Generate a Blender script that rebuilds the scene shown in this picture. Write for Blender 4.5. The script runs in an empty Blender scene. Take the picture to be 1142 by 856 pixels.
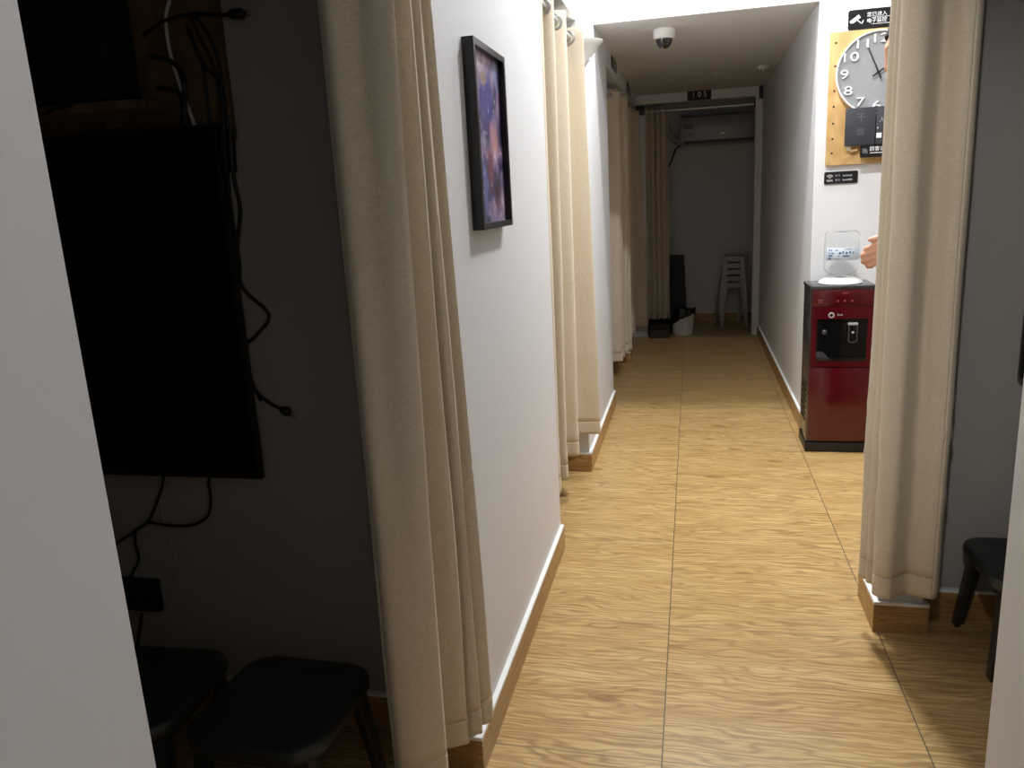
import bpy, bmesh, math, random
from mathutils import Vector, Matrix, noise as mnoise
random.seed(7)
PI = math.pi
S = bpy.context.scene
C = S.collection
H_CAM = 1.27

# ------------------------------------------------------------------ helpers
def lin(r, g, b):
    f = lambda c: (c/255/12.92 if c/255 <= .04045 else ((c/255+.055)/1.055)**2.4)
    return (f(r), f(g), f(b), 1)

class MB:
    """collects shapes in world coordinates, linked as one mesh object"""
    def __init__(self): self.v = []; self.f = []; self.m = []
    def add(self, vs, fs, mi=0):
        n = len(self.v); self.v += [tuple(p) for p in vs]
        self.f += [tuple(i+n for i in f) for f in fs]; self.m += [mi]*len(fs); return self
    def box(self, x0, y0, z0, x1, y1, z1, mi=0):
        x0, x1 = min(x0, x1), max(x0, x1); y0, y1 = min(y0, y1), max(y0, y1); z0, z1 = min(z0, z1), max(z0, z1)
        vs = [(x, y, z) for z in (z0, z1) for y in (y0, y1) for x in (x0, x1)]
        return self.add(vs, [(0,2,3,1),(4,5,7,6),(0,1,5,4),(2,6,7,3),(0,4,6,2),(1,3,7,5)], mi)
    def hexa(self, b, t, mi=0):
        """b, t: four points each, counter-clockwise from above"""
        return self.add(list(b)+list(t), [(3,2,1,0),(4,5,6,7),(0,1,5,4),(1,2,6,5),(2,3,7,6),(3,0,4,7)], mi)
    def tube(self, pts, r, n=8, mi=0, closed=False):
        pts = [Vector(p) for p in pts]; k = len(pts)
        rs = r if isinstance(r, (list, tuple)) else [r]*k
        tan = []
        for i in range(k):
            a = pts[(i-1) % k] if (closed or i > 0) else pts[i]
            b = pts[(i+1) % k] if (closed or i < k-1) else pts[i]
            tan.append((b-a).normalized())
        up = Vector((0,0,1)) if abs(tan[0].z) < .9 else Vector((1,0,0))
        nrm = (up - tan[0]*up.dot(tan[0])).normalized(); vs = []; fs = []
        for i in range(k):
            nrm = (nrm - tan[i]*nrm.dot(tan[i])).normalized(); bi = tan[i].cross(nrm)
            for j in range(n):
                a = 2*PI*j/n; vs.append(pts[i] + (nrm*math.cos(a)+bi*math.sin(a))*rs[i])
        rng = k if closed else k-1
        for i in range(rng):
            for j in range(n):
                i2 = (i+1) % k
                fs.append((i*n+j, i*n+(j+1) % n, i2*n+(j+1) % n, i2*n+j))
        if not closed: fs += [tuple(range(n-1, -1, -1)), tuple((k-1)*n+j for j in range(n))]
        return self.add(vs, fs, mi)
    def lathe(self, prof, c=(0,0,0), n=32, mi=0, sx=1, sy=1, axis='z', a0=0, a1=2*PI, caps=True):
        full = abs(a1-a0-2*PI) < 1e-6; m = n if full else n+1; vs = []; fs = []
        for (r, z) in prof:
            for j in range(m):
                a = a0+(a1-a0)*j/n; x, y = r*math.cos(a)*sx, r*math.sin(a)*sy
                if axis == 'z': p = (c[0]+x, c[1]+y, c[2]+z)
                elif axis == 'y': p = (c[0]+x, c[1]-z, c[2]+y)      # axis towards -Y
                else: p = (c[0]+z, c[1]+x, c[2]+y)
                vs.append(p)
        for i in range(len(prof)-1):
            for j in range(n if full else n):
                j2 = (j+1) % m
                fs.append((i*m+j, i*m+j2, (i+1)*m+j2, (i+1)*m+j))
        if full and caps:
            if prof[0][0] > 1e-6: fs.append(tuple(range(m-1, -1, -1)))
            if prof[-1][0] > 1e-6: fs.append(tuple((len(prof)-1)*m+j for j in range(m)))
        return self.add(vs, fs, mi)
    def prism(self, poly, y0, y1, mi=0):
        """poly of (x, z) extruded along y"""
        n = len(poly)
        vs = [(x, y0, z) for x, z in poly]+[(x, y1, z) for x, z in poly]
        fs = [tuple(range(n)), tuple(range(2*n-1, n-1, -1))]+[(i, i+n, (i+1) % n+n, (i+1) % n) for i in range(n)]
        return self.add(vs, fs, mi)
    def prism_z(self, poly, z0, z1, mi=0):
        n = len(poly)
        vs = [(x, y, z0) for x, y in poly]+[(x, y, z1) for x, y in poly]
        fs = [tuple(range(n-1, -1, -1)), tuple(range(n, 2*n))]+[(i, (i+1) % n, (i+1) % n+n, i+n) for i in range(n)]
        return self.add(vs, fs, mi)
    def sphere(self, c, r, n=16, mi=0):
        rr = r if isinstance(r, (list, tuple)) else (r, r, r); h = n//2+1; vs = []; fs = []
        for i in range(h+1):
            t = PI*i/h
            for j in range(n):
                a = 2*PI*j/n
                vs.append((c[0]+rr[0]*math.sin(t)*math.cos(a), c[1]+rr[1]*math.sin(t)*math.sin(a), c[2]-rr[2]*math.cos(t)))
        for i in range(h):
            for j in range(n): fs.append((i*n+j, i*n+(j+1) % n, (i+1)*n+(j+1) % n, (i+1)*n+j))
        return self.add(vs, fs, mi)
    def capsule(self, a, b, ra, rb, n=14):
        a = Vector(a); b = Vector(b)
        self.tube([a, b], [ra, rb], n); self.sphere(a, ra, n); self.sphere(b, rb, n); return self
    def mesh(self, name, bevel=0, seg=2, smooth=35, weld=False):
        bm = bmesh.new(); vs = [bm.verts.new(p) for p in self.v]
        for f, mi in zip(self.f, self.m):
            try:
                fc = bm.faces.new([vs[i] for i in f]); fc.material_index = mi
            except ValueError: pass
        if weld: bmesh.ops.remove_doubles(bm, verts=bm.verts, dist=1e-5)
        bmesh.ops.recalc_face_normals(bm, faces=bm.faces)
        if bevel:
            es = [e for e in bm.edges if len(e.link_faces) == 2 and e.calc_face_angle(0) > .6]
            bmesh.ops.bevel(bm, geom=es, offset=bevel, segments=seg, profile=.6, affect='EDGES', clamp_overlap=True)
        me = bpy.data.meshes.new(name); bm.to_mesh(me); bm.free()
        if smooth:
            me.polygons.foreach_set('use_smooth', [True]*len(me.polygons))
            me.set_sharp_from_angle(angle=math.radians(smooth))
        return me
    def build(self, name, mat, parent=None, bevel=0, seg=2, smooth=35, weld=False, keep=False):
        return obj(name, self.mesh(name, bevel, seg, smooth, weld), mat, parent, keep)

WL = {}
def obj(name, me, mat, parent=None, keep=False):
    """one mesh object; mesh given in world coordinates"""
    if len(me.materials): me.materials.clear()
    for m in (mat if isinstance(mat, (list, tuple)) else [mat]): me.materials.append(m)
    o = bpy.data.objects.new(name, me); C.objects.link(o)
    if parent is not None:
        o.parent = parent; off = WL[parent.name]
    elif keep: off = Vector((0,0,0))
    else:
        xs = [v.co for v in me.vertices]
        off = Vector(((min(p.x for p in xs)+max(p.x for p in xs))/2, (min(p.y for p in xs)+max(p.y for p in xs))/2, min(p.z for p in xs)))
        o.location = off
    me.transform(Matrix.Translation(-off)); WL[o.name] = off.copy()
    return o
def tag(o, label, cat, group=None):
    o['label'] = label; o['category'] = cat
    if group: o['group'] = group
    return o
def thing(name, label, cat, loc=(0,0,0), group=None):
    o = bpy.data.objects.new(name, None); C.objects.link(o); o.empty_display_size = .05
    o.location = loc; WL[o.name] = Vector(loc); return tag(o, label, cat, group)
def struct(name, mb, mat, **k):
    o = mb.build(name, mat, None, keep=True, **k); o['kind'] = 'structure'; return o
def copy_thing(root, label=None):
    r = root.copy(); C.objects.link(r); WL[r.name] = WL[root.name].copy()
    if label: r['label'] = label
    for ch in list(root.children):
        c = ch.copy(); C.objects.link(c); c.parent = r
        for g in list(ch.children):
            d = g.copy(); C.objects.link(d); d.parent = c
    return r
def text_mesh(s, size, depth=.0006, align='LEFT', shear=0, bold=0):
    cu = bpy.data.curves.new('lettering', 'FONT'); cu.body = s; cu.size = size; cu.extrude = depth/2
    cu.align_x = align; cu.align_y = 'CENTER'; cu.offset = bold; cu.resolution_u = 3
    o = bpy.data.objects.new('lettering', cu); C.objects.link(o)
    dg = bpy.context.evaluated_depsgraph_get(); dg.update()
    me = bpy.data.meshes.new_from_object(o.evaluated_get(dg)); bpy.data.objects.remove(o); bpy.data.curves.remove(cu)
    return me
def wall_text(name, s, x, y, z, size, mat, parent, align='LEFT', depth=.0006, bold=0, sx=1):
    me = text_mesh(s, size, depth, align, bold=bold)
    me.transform(Matrix.Translation((x, y, z)) @ Matrix.Rotation(PI/2, 4, 'X') @ Matrix.Diagonal((sx,1,1,1)))
    return obj(name, me, mat, parent)
def spline(pts, n=6):
    """Catmull-Rom through points of any dimension"""
    P = [Vector(p) for p in pts]; out = []
    for i in range(len(P)-1):
        p0 = P[i-1] if i else P[0]*2-P[1]; p1 = P[i]; p2 = P[i+1]; p3 = P[i+2] if i+2 < len(P) else P[-1]*2-P[-2]
        for k in range(n):
            t = k/n
            out.append(.5*((2*p1)+(p2-p0)*t+(2*p0-5*p1+4*p2-p3)*t*t+(3*p1-p0-3*p2+p3)*t**3))
    out.append(P[-1]); return out

# ------------------------------------------------------------------ materials
def new_mat(name):
    m = bpy.data.materials.new(name); m.use_nodes = True
    return m, m.node_tree.nodes, m.node_tree.links, m.node_tree.nodes['Principled BSDF']
def M(name, rgb, rough=.5, metal=0, bump=0, bscale=200, vary=0, vscale=6, coat=0, sheen=0, spec=.5, trans=0):
    m, N, L, b = new_mat(name); col = lin(*rgb)
    b.inputs['Base Color'].default_value = col; b.inputs['Roughness'].default_value = rough
    b.inputs['Metallic'].default_value = metal; b.inputs['Coat Weight'].default_value = coat
    b.inputs['Sheen Weight'].default_value = sheen; b.inputs['Specular IOR Level'].default_value = spec
    b.inputs['Transmission Weight'].default_value = trans
    tc = N.new('ShaderNodeTexCoord')
    if bump:
        t = N.new('ShaderNodeTexNoise'); t.inputs['Scale'].default_value = bscale; t.inputs['Detail'].default_value = 3
        L.new(tc.outputs['Object'], t.inputs['Vector'])
        bp = N.new('ShaderNodeBump'); bp.inputs['Strength'].default_value = bump; bp.inputs['Distance'].default_value = .002
        L.new(t.outputs['Fac'], bp.inputs['Height']); L.new(bp.outputs['Normal'], b.inputs['Normal'])
    if vary:
        t2 = N.new('ShaderNodeTexNoise'); t2.inputs['Scale'].default_value = vscale; t2.inputs['Detail'].default_value = 4
        L.new(tc.outputs['Object'], t2.inputs['Vector'])
        mx = N.new('ShaderNodeMix'); mx.data_type = 'RGBA'
        mx.inputs['A'].default_value = tuple(c*(1-vary) for c in col[:3])+(1,); mx.inputs['B'].default_value = tuple(min(1, c*(1+vary)) for c in col[:3])+(1,)
        L.new(t2.outputs['Fac'], mx.inputs['Factor']); L.new(mx.outputs['Result'], b.inputs['Base Color'])
    return m

def nmath(N, L, op, a, b=None, c=None):
    n = N.new('ShaderNodeMath'); n.operation = op
    for i, x in enumerate((a, b, c)):
        if x is None: continue
        if isinstance(x, (int, float)): n.inputs[i].default_value = x
        else: L.new(x, n.inputs[i])
    return n.outputs[0]
def nmix(N, L, fac, a, b, blend='MIX'):
    n = N.new('ShaderNodeMix'); n.data_type = 'RGBA'; n.blend_type = blend
    for k, x in (('Factor', fac), ('A', a), ('B', b)):
        if isinstance(x, (int, float)): n.inputs[k].default_value = x
        elif isinstance(x, tuple): n.inputs[k].default_value = x
        else: L.new(x, n.inputs[k])
    return n.outputs['Result']
def ramp(N, L, fac, stops):
    n = N.new('ShaderNodeValToRGB'); e = n.color_ramp.elements
    while len(e) < len(stops): e.new(.5)
    for el, (p, c) in zip(e, stops): el.position = p; el.color = c
    L.new(fac, n.inputs[0]); return n.outputs['Color']

def wood_tile(name, tile=None, grain='X', light=(213,181,124), mid=(192,156,98), dark=(132,94,50), rough=.32):
    m, N, L, b = new_mat(name)
    tc = N.new('ShaderNodeTexCoord'); sp = N.new('ShaderNodeSeparateXYZ'); L.new(tc.outputs['Object'], sp.inputs[0])
    x, y, z = sp.outputs
    if grain == 'X': u, v, w = x, y, z
    elif grain == 'Y': u, v, w = y, z, x
    else: u, v, w = x, z, y
    if tile:
        ox, oy, s = tile
        fx = nmath(N, L, 'DIVIDE', nmath(N, L, 'SUBTRACT', x, ox), s); fy = nmath(N, L, 'DIVIDE', nmath(N, L, 'SUBTRACT', y, oy), s)
        cid = N.new('ShaderNodeCombineXYZ'); L.new(nmath(N, L, 'FLOOR', fx), cid.inputs[0]); L.new(nmath(N, L, 'FLOOR', fy), cid.inputs[1])
        wn = N.new('ShaderNodeTexWhiteNoise'); wn.noise_dimensions = '3D'; L.new(cid.outputs[0], wn.inputs['Vector'])
        rnd = nmath(N, L, 'MULTIPLY', wn.outputs['Value'], 13.0)
        # each porcelain tile carries three or four printed planks
        w = nmath(N, L, 'ADD', w, rnd)
    def vec(su, sv, sw=1.0):
        c = N.new('ShaderNodeCombineXYZ')
        L.new(nmath(N, L, 'MULTIPLY', u, su), c.inputs[0]); L.new(nmath(N, L, 'MULTIPLY', v, sv), c.inputs[1]); L.new(nmath(N, L, 'MULTIPLY', w, sw), c.inputs[2])
        return c.outputs[0]
    def nz(vecout, scale, detail=5, dist=0, rough_=.6):
        t = N.new('ShaderNodeTexNoise'); t.inputs['Scale'].default_value = scale; t.inputs['Detail'].default_value = detail
        t.inputs['Distortion'].default_value = dist; t.inputs['Roughness'].default_value = rough_; L.new(vecout, t.inputs['Vector']); return t.outputs['Fac']
    broad = nz(vec(1.3, 9), 1.6, 5, .5)
    warp = nz(vec(1.1, 5), 1.5, 3, .1)
    ring = nmath(N, L, 'SINE', nmath(N, L, 'MULTIPLY', nmath(N, L, 'ADD', nmath(N, L, 'MULTIPLY', v, 7.0), nmath(N, L, 'MULTIPLY', warp, 1.7)), 46.0))
    ring = nmath(N, L, 'MULTIPLY_ADD', ring, .5, .5)
    fine = nz(vec(7, 210), 1.0, 4, 0, .7)
    col = ramp(N, L, broad, [(.28, lin(*mid)), (.62, lin(*light))])
    rm = nmath(N, L, 'MULTIPLY', nmath(N, L, 'POWER', ring, 2.0), nmath(N, L, 'MULTIPLY', nz(vec(1.7, 5), 2.0, 2), .95))
    col = nmix(N, L, rm, col, lin(*dark))
    st = ramp(N, L, fine, [(.36, (1,1,1,1)), (.56, (0,0,0,1))])
    col = nmix(N, L, nmath(N, L, 'MULTIPLY', st, .62), col, lin(*dark))
    vo = N.new('ShaderNodeTexVoronoi'); vo.inputs['Scale'].default_value = 1.0; vo.inputs['Randomness'].default_value = 1
    L.new(vec(2.6, 5.5), vo.inputs['Vector'])
    kn = ramp(N, L, nmath(N, L, 'ADD', vo.outputs['Distance'], nmath(N, L, 'MULTIPLY', fine, .03)), [(.075, (1,1,1,1)), (.15, (0,0,0,1))])
    col = nmix(N, L, nmath(N, L, 'MULTIPLY', kn, .6), col, lin(126, 84, 44))
    if tile:
        lx = nmath(N, L, 'LESS_THAN', nmath(N, L, 'ABSOLUTE', nmath(N, L, 'SUBTRACT', nmath(N, L, 'FRACT', nmath(N, L, 'ADD', fx, .5)), .5)), .0026)
        ly = nmath(N, L, 'LESS_THAN', nmath(N, L, 'ABSOLUTE', nmath(N, L, 'SUBTRACT', nmath(N, L, 'FRACT', nmath(N, L, 'ADD', fy, .5)), .5)), .003)
        col = nmix(N, L, nmath(N, L, 'MULTIPLY', ly, .8), col, lin(126, 108, 84))
        col = nmix(N, L, nmath(N, L, 'MULTIPLY', lx, .9), col, lin(78, 72, 64))
    L.new(col, b.inputs['Base Color'])
    b.inputs['Roughness'].default_value = rough; b.inputs['Specular IOR Level'].default_value = .4
    bp = N.new('ShaderNodeBump'); bp.inputs['Strength'].default_value = .12; bp.inputs['Distance'].default_value = .001
    L.new(fine, bp.inputs['Height']); L.new(bp.outputs['Normal'], b.inputs['Normal'])
    return m

def fabric(name, rgb):
    m, N, L, b = new_mat(name); tc = N.new('ShaderNodeTexCoord')
    mp = N.new('ShaderNodeMapping'); mp.inputs['Scale'].default_value = (700, 700, 180); L.new(tc.outputs['Object'], mp.inputs[0])
    t = N.new('ShaderNodeTexNoise'); t.inputs['Scale'].default_value = 1; t.inputs['Detail'].default_value = 2; L.new(mp.outputs[0], t.inputs['Vector'])
    mp2 = N.new('ShaderNodeMapping'); mp2.inputs['Scale'].default_value = (90, 90, 900); L.new(tc.outputs['Object'], mp2.inputs[0])
    t2 = N.new('ShaderNodeTexNoise'); t2.inputs['Scale'].default_value = 1; t2.inputs['Detail'].default_value = 2; L.new(mp2.outputs[0], t2.inputs['Vector'])
    h = nmath(N, L, 'ADD', t.outputs['Fac'], t2.outputs['Fac'])
    c = lin(*rgb)
    L.new(ramp(N, L, h, [(.55, tuple(v*.84 for v in c[:3])+(1,)), (1.0, tuple(min(1, v*1.08) for v in c[:3])+(1,))]), b.inputs['Base Color'])
    n = [x for x in N if x.type == 'VALTORGB'][0]; n.color_ramp.elements[0].position = .35; n.color_ramp.elements[1].position = .65
    L.new(nmath(N, L, 'MULTIPLY', h, .5), n.inputs[0])
    b.inputs['Roughness'].default_value = .75; b.inputs['Sheen Weight'].default_value = .25; b.inputs['Specular IOR Level'].default_value = .25
    bp = N.new('ShaderNodeBump'); bp.inputs['Strength'].default_value = .25; bp.inputs['Distance'].default_value = .0008
    L.new(h, bp.inputs['Height']); L.new(bp.outputs['Normal'], b.inputs['Normal'])
    return m

MAT = dict(
    wall=M('white wall paint', (219,219,220), .62, bump=.08, bscale=90, vary=.015),
    booth=M('wall paint darkened for booth shade', (160,154,149), .7, bump=.08, bscale=90, vary=.02),  # off-white wall paint with the booths' dimness put into its colour
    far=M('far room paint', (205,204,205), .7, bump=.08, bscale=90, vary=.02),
    ceil=M('ceiling paint', (214,213,213), .7, bump=.05, bscale=80),
    cap=M('white grout', (240,240,238), .5),
    floor=wood_tile('wood look floor tile', (-.067, 1.572, .5915)),
    baseY=wood_tile('wood look skirting tile', None, 'Y', (190,152,98), (168,128,78), (128,90,50)),
    baseX=wood_tile('wood look skirting tile across', None, 'Z', (190,152,98), (168,128,78), (128,90,50)),
    curtain=fabric('beige curtain cloth', (216,203,180)),
    hem=fabric('beige curtain hem', (220,209,184)),
    chrome=M('brushed steel', (190,190,190), .28, 1),
    rod=M('grey rod', (188,188,186), .35, .6),
    black=M('black plastic', (14,14,15), .42),
    blackm=M('matt black', (7,7,8), .6),
    screen=M('tv screen glass', (4,4,5), .12, spec=.3),
    bezel=M('tv bezel', (12,12,13), .45),
    stool=M('black stool plastic', (42,45,43), .4, bump=.05, bscale=400),
    white=M('white plastic', (232,232,230), .35),
    dwhite=M('off white plastic', (214,213,208), .4),
    acw=M('air conditioner casing', (158,158,158), .3),
    stack=M('grey white stool plastic', (172,168,164), .45),
    frame=M('black picture frame', (7,7,8), .3),
    plate=M('black acrylic plate', (13,13,15), .25),
    slate=M('charcoal plaque', (52,54,60), .45),
    ink=M('white lettering', (238,238,238), .5),
    greyink=M('grey lettering', (96,98,104), .5),
    dimink=M('dim grey lettering', (160,160,162), .5),
    red=M('dark red glass panel', (74,2,12), .16, coat=.3),
    dred=M('deep red print', (140,60,66), .3),
    dblack=M('glossy black niche', (8,8,9), .12, coat=.3),
    dside=M('dispenser side panel', (74,75,76), .16, metal=.6),
    clockface=M('grey clock face', (150,150,153), .45),
    clockwhite=M('clock white', (244,244,242), .35),
    hand=M('clock hand black', (18,18,18), .4),
    board=wood_tile('pine board', None, 'X', (220,186,128), (204,166,104), (168,126,72), .5),
    ply=wood_tile('plywood', None, 'X', (112,88,56), (98,74,46), (70,50,28), .65),
    hole=M('dark hole', (34,24,14), .8),
    blue=M('label blue print', (66,92,138), .5),
    label=M('pale label film', (196,208,220), .4),
    skin=M('skin', (214,160,130), .5, vary=.06, vscale=30),
    hair=M('dark hair', (20,17,16), .7, bump=.7, bscale=300),
    shirt=M('white shirt cloth', (224,222,218), .8, bump=.1, bscale=300),
    trousers=M('dark trousers', (40,42,50), .8),
    shoe=M('black shoe', (20,20,20), .45),
    eye=M('eye white', (230,228,224), .2), iris=M('dark iris', (40,26,18), .2), lip=M('lip', (180,110,98), .45),
    bag=M('black bin bag', (10,10,11), .28, bump=.6, bscale=40),
    lens=M('smoked dome', (16,17,20), .06, coat=.5),
    hose=M('white hose wrap', (176,176,172), .6, bump=.4, bscale=60),
    wcord=M('white cord', (206,204,198), .45),
    mat_=M('dark brown box card', (52,36,24), .7, vary=.15),
)
# clear bottle plastic
def clear(name, col, rough=.03):
    m, N, L, b = new_mat(name)
    b.inputs['Base Color'].default_value = col; b.inputs['Roughness'].default_value = rough; b.inputs['IOR'].default_value = 1.12
    b.inputs['Transmission Weight'].default_value = 1
    return m
MAT['clear'] = clear('clear bottle plastic', (.985,.99,.995,1))
MAT['film'] = clear('clear packing film', (.9,.92,.93,1), .25)
def emit(name, rgb, s):
    m, N, L, b = new_mat(name); b.inputs['Base Color'].default_value = lin(*rgb)
    b.inputs['Emission Color'].default_value = lin(*rgb); b.inputs['Emission Strength'].default_value = s; return m

# ------------------------------------------------------------------ the setting
XL, XR = -.475, .573          # corridor faces: left walls, far right wall
XN = .523                     # near right wall face
T = .12
ZL = 2.09                     # lowered ceiling
ZH = 3.05
ZO = 1.99                     # lintel underside
YB = 4.13                     # front of the lowered ceiling
BACK = -1.6

struct('floor', MB().box(-2.9, BACK-.1, -.06, 2.3, 8.15, 0), MAT['floor'])
struct('ceiling', MB().box(-2.9, BACK-.1, ZH, 2.3, 8.15, ZH+.08), MAT['ceil'])
struct('ceiling', MB().box(XL, YB, ZL, XR, 7.16, ZH-.001), MAT['ceil'])

wl = MB()
for y0, y1 in ((BACK, .52), (1.48, 2.66), (3.505, 4.72), (5.95, 6.09), (7.12, 7.24)):
    wl.box(XL-T, y0, 0, XL, y1, ZH)
for y0, y1 in ((.52, 1.48), (2.66, 3.505), (4.72, 5.95), (6.09, 7.12)):
    wl.box(XL-T, y0, ZO, XL, y1, ZH)
struct('wall_left', wl, MAT['wall'], smooth=0)
# booth partitions behind the left wall
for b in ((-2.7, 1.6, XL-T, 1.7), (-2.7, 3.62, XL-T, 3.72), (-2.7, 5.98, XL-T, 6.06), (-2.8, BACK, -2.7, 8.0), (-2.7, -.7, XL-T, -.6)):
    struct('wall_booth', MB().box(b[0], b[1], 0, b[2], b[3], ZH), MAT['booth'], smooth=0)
struct('wall_right', MB().box(XN, BACK, 0, XN+T, 1.38, ZH).box(XN, 2.22, 0, XN+T, 2.42, ZH).box(XN, 1.38, ZO, XN+T, 2.22, ZH)
       .box(XR, YB, 0, XR+T, 7.25, ZH), MAT['wall'], smooth=0)
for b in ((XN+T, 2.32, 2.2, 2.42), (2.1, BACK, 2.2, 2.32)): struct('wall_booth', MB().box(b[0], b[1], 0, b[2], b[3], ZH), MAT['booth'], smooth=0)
struct('wall_alcove', MB().box(XR+T, YB, 0, 2.2, YB+.1, ZH).box(2.1, 2.42, 0, 2.2, YB, ZH), MAT['wall'], smooth=0)
struct('wall_back', MB().box(-.6, BACK-.1, 0, .65, BACK, ZH), MAT['wall'], smooth=0)
# the doorway at the far end and the room behind it
struct('door_1', MB().box(-.595, 7.16, ZO+.025, XR+T, 7.26, ZH).box(-.475, 7.14, 0, -.395, 7.24, ZO+.025).box(.517, 7.16, 0, XR, 7.26, ZO+.025), MAT['wall'], smooth=0)
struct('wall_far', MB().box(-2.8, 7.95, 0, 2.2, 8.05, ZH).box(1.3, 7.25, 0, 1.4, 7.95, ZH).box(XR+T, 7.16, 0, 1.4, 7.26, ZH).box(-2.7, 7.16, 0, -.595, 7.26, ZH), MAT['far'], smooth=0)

BH, BT = .088, .013
def skirting(name, runs):
    """runs: boxes (x0,y0,x1,y1) with a pale grouted top edge"""
    mb = MB()
    for x0, y0, x1, y1, mi in runs:
        mb.box(x0, y0, 0, x1, y1, BH-.003, mi); mb.box(x0, y0, BH-.003, x1, y1, BH+.006, 2)
    return struct(name, mb, [MAT['baseY'], MAT['baseX'], MAT['cap']], smooth=0)
skirting('baseboard_left', [(XL, BACK, XL+BT, .52, 0), (XL, 1.48-BT, XL+BT, 2.66, 0), (XL-T, 1.48-BT, XL, 1.48, 1), (XL, 3.505-BT, XL+BT, 4.72, 0), (XL-T, 3.505-BT, XL, 3.505, 1),
    (XL, 5.95-BT, XL+BT, 6.09, 0), (XL-T, 5.95-BT, XL, 5.95, 1)])
skirting('baseboard_right', [(XN-BT, BACK, XN, 1.38, 0), (XN-BT, 2.22-BT, XN, 2.42, 0), (XN, 2.22-BT, XN+T, 2.22, 1), (XN+T, 2.22-BT, XN+T+BT, 2.32-BT, 0), (XN+T, 2.32-BT, 2.1, 2.32, 1),
    (XR-BT, YB-BT, XR, 7.16, 0), (XR, YB-BT, 2.1, YB, 1)])
skirting('baseboard_booth', [(-2.7, 1.6-BT, XL-T, 1.6, 1), (-2.7, -.6, -2.7+BT, 1.6, 0)])
skirting('baseboard_far', [(-2.7, 7.95-BT, 1.3, 7.95, 1)])

# ------------------------------------------------------------------ curtains
def curtain(name, label, top, bot, z0, z1, rod=None, creases=(), seed=0, hemend=None, group=None, sub=7):
    """top / bot: plan paths (x, y) of the gathered cloth at the rod and at the hem"""
    a = spline([(p[0], p[1], 0) for p in top], sub); b = spline([(p[0], p[1], 0) for p in bot], sub)
    c = Vector((sum(p.x for p in a)/len(a), sum(p.y for p in a)/len(a), z0))
    t = thing(name, label, 'curtain', c, group)
    HZ = .055
    def grid(zs, lo, hi):
        vs = []; n = hi-lo
        for z in zs:
            s = max(0, min(1, (z1-z)/(z1-z0))); s2 = s*s*(3-2*s)*.55+s*.45
            for i in range(lo, hi):
                p = a[i].lerp(b[i], s2)
                q = mnoise.noise(Vector((i*.17+seed, z*2.3, seed*3.1)))*.004*(.2+s)
                for cz, amp, w in creases:
                    q += amp*math.exp(-((z-cz-.012*math.sin(i*.35+cz*9))/w)**2)*(.5+.5*math.sin(i*.21+cz*31))
                i0, i1 = max(0, i-1), min(len(a)-1, i+1)
                d = (b[i1]-b[i0]); d = Vector((-d.y, d.x, 0)).normalized() if d.length > 1e-6 else Vector((1,0,0))
                v = p+d*q; vs.append((v.x, v.y, z))
        fs = [(r*n+i, r*n+i+1, (r+1)*n+i+1, (r+1)*n+i) for r in range(len(zs)-1) for i in range(n-1)]
        return vs, fs
    def cloth(nm, zs, lo, hi, mat, th):
        vs, fs = grid(zs, lo, hi); mb = MB().add(vs, fs); o = mb.build(nm, mat, t, smooth=70)
        so = o.modifiers.new('thickness', 'SOLIDIFY'); so.thickness = th; so.offset = 0
        return o
    K = 60
    lo, hi = 0, len(a)
    e = 4 if hemend != 'start' or seed < 10 else 11
    if hemend == 'start': lo = e-1
    if hemend == 'end': hi = len(a)-e+1
    zs = [z0+HZ+(z1-z0-HZ)*k/K for k in range(K+1)]
    cloth('cloth', zs, lo, hi, MAT['curtain'], .003)
    cloth('hem', [z0+HZ*k/4 for k in range(5)]+[z0+HZ+.004], lo, hi, MAT['curtain'], .0042)
    if hemend:
        l2, h2 = (0, e) if hemend == 'start' else (len(a)-e, len(a))
        cloth('side_hem', [z0+(z1-z0)*k/K for k in range(K+1)], l2, h2, MAT['hem'], .005)
    if rod is not None:                                             # eyelets where the cloth crosses the rod
        ax, val, zr = rod
        for i in range(1, len(a)):
            p, q = a[i-1], a[i]; u0 = (p.x if ax == 'x' else p.y)-val; u1 = (q.x if ax == 'x' else q.y)-val
            if u0*u1 < 0:
                m = p.lerp(q, u0/(u0-u1)); d = (q-p).normalized()
                ring = [m+Vector((0,0,zr))+(d*math.cos(k*PI/10)+Vector((0,0,1))*math.sin(k*PI/10))*.024 for k in range(20)]
                MB().tube(ring, .0055, 8, closed=True).build('eyelet', MAT['chrome'], t, smooth=80)
    return t

RX = -.535
def rod(label, p0, p1, r=.0125, caps=True, name='curtain_rod', group=None):
    p0 = Vector(p0); p1 = Vector(p1); d = (p1-p0).normalized()
    t = thing(name, label, 'curtain rod', (p0+p1)/2, group)
    MB().tube([p0, p1], r, 16).build('pole', MAT['rod'], t, smooth=60)
    for p, s in ((p0, 1), (p1, -1)):
        MB().tube([p, p+d*s*.012], .024, 20).build('end_socket', MAT['black'], t, smooth=60)
    return t
rod('grey curtain rod over the opening to the dark booth with the television', (RX, .52, 1.925), (RX, 1.48, 1.925))
rod('grey curtain rod over the opening beyond the framed picture', (-.502, 2.66, 1.915), (-.502, 3.505, 1.915))
rod('grey curtain rod over the third opening, just past the wall sconce', (RX, 4.72, 1.915), (RX, 5.95, 1.915))
rod('grey curtain rod over the last opening on the left wall', (RX, 6.09, 1.915), (RX, 7.12, 1.915))
rod('pale curtain rod across the doorway under the 105 plate', (-.395, 7.2, 1.955), (.517, 7.2, 1.955))
rod('grey curtain rod over the opening on the right with the low stool', (.585, 1.38, 1.925), (.585, 2.22, 1.925))

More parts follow.
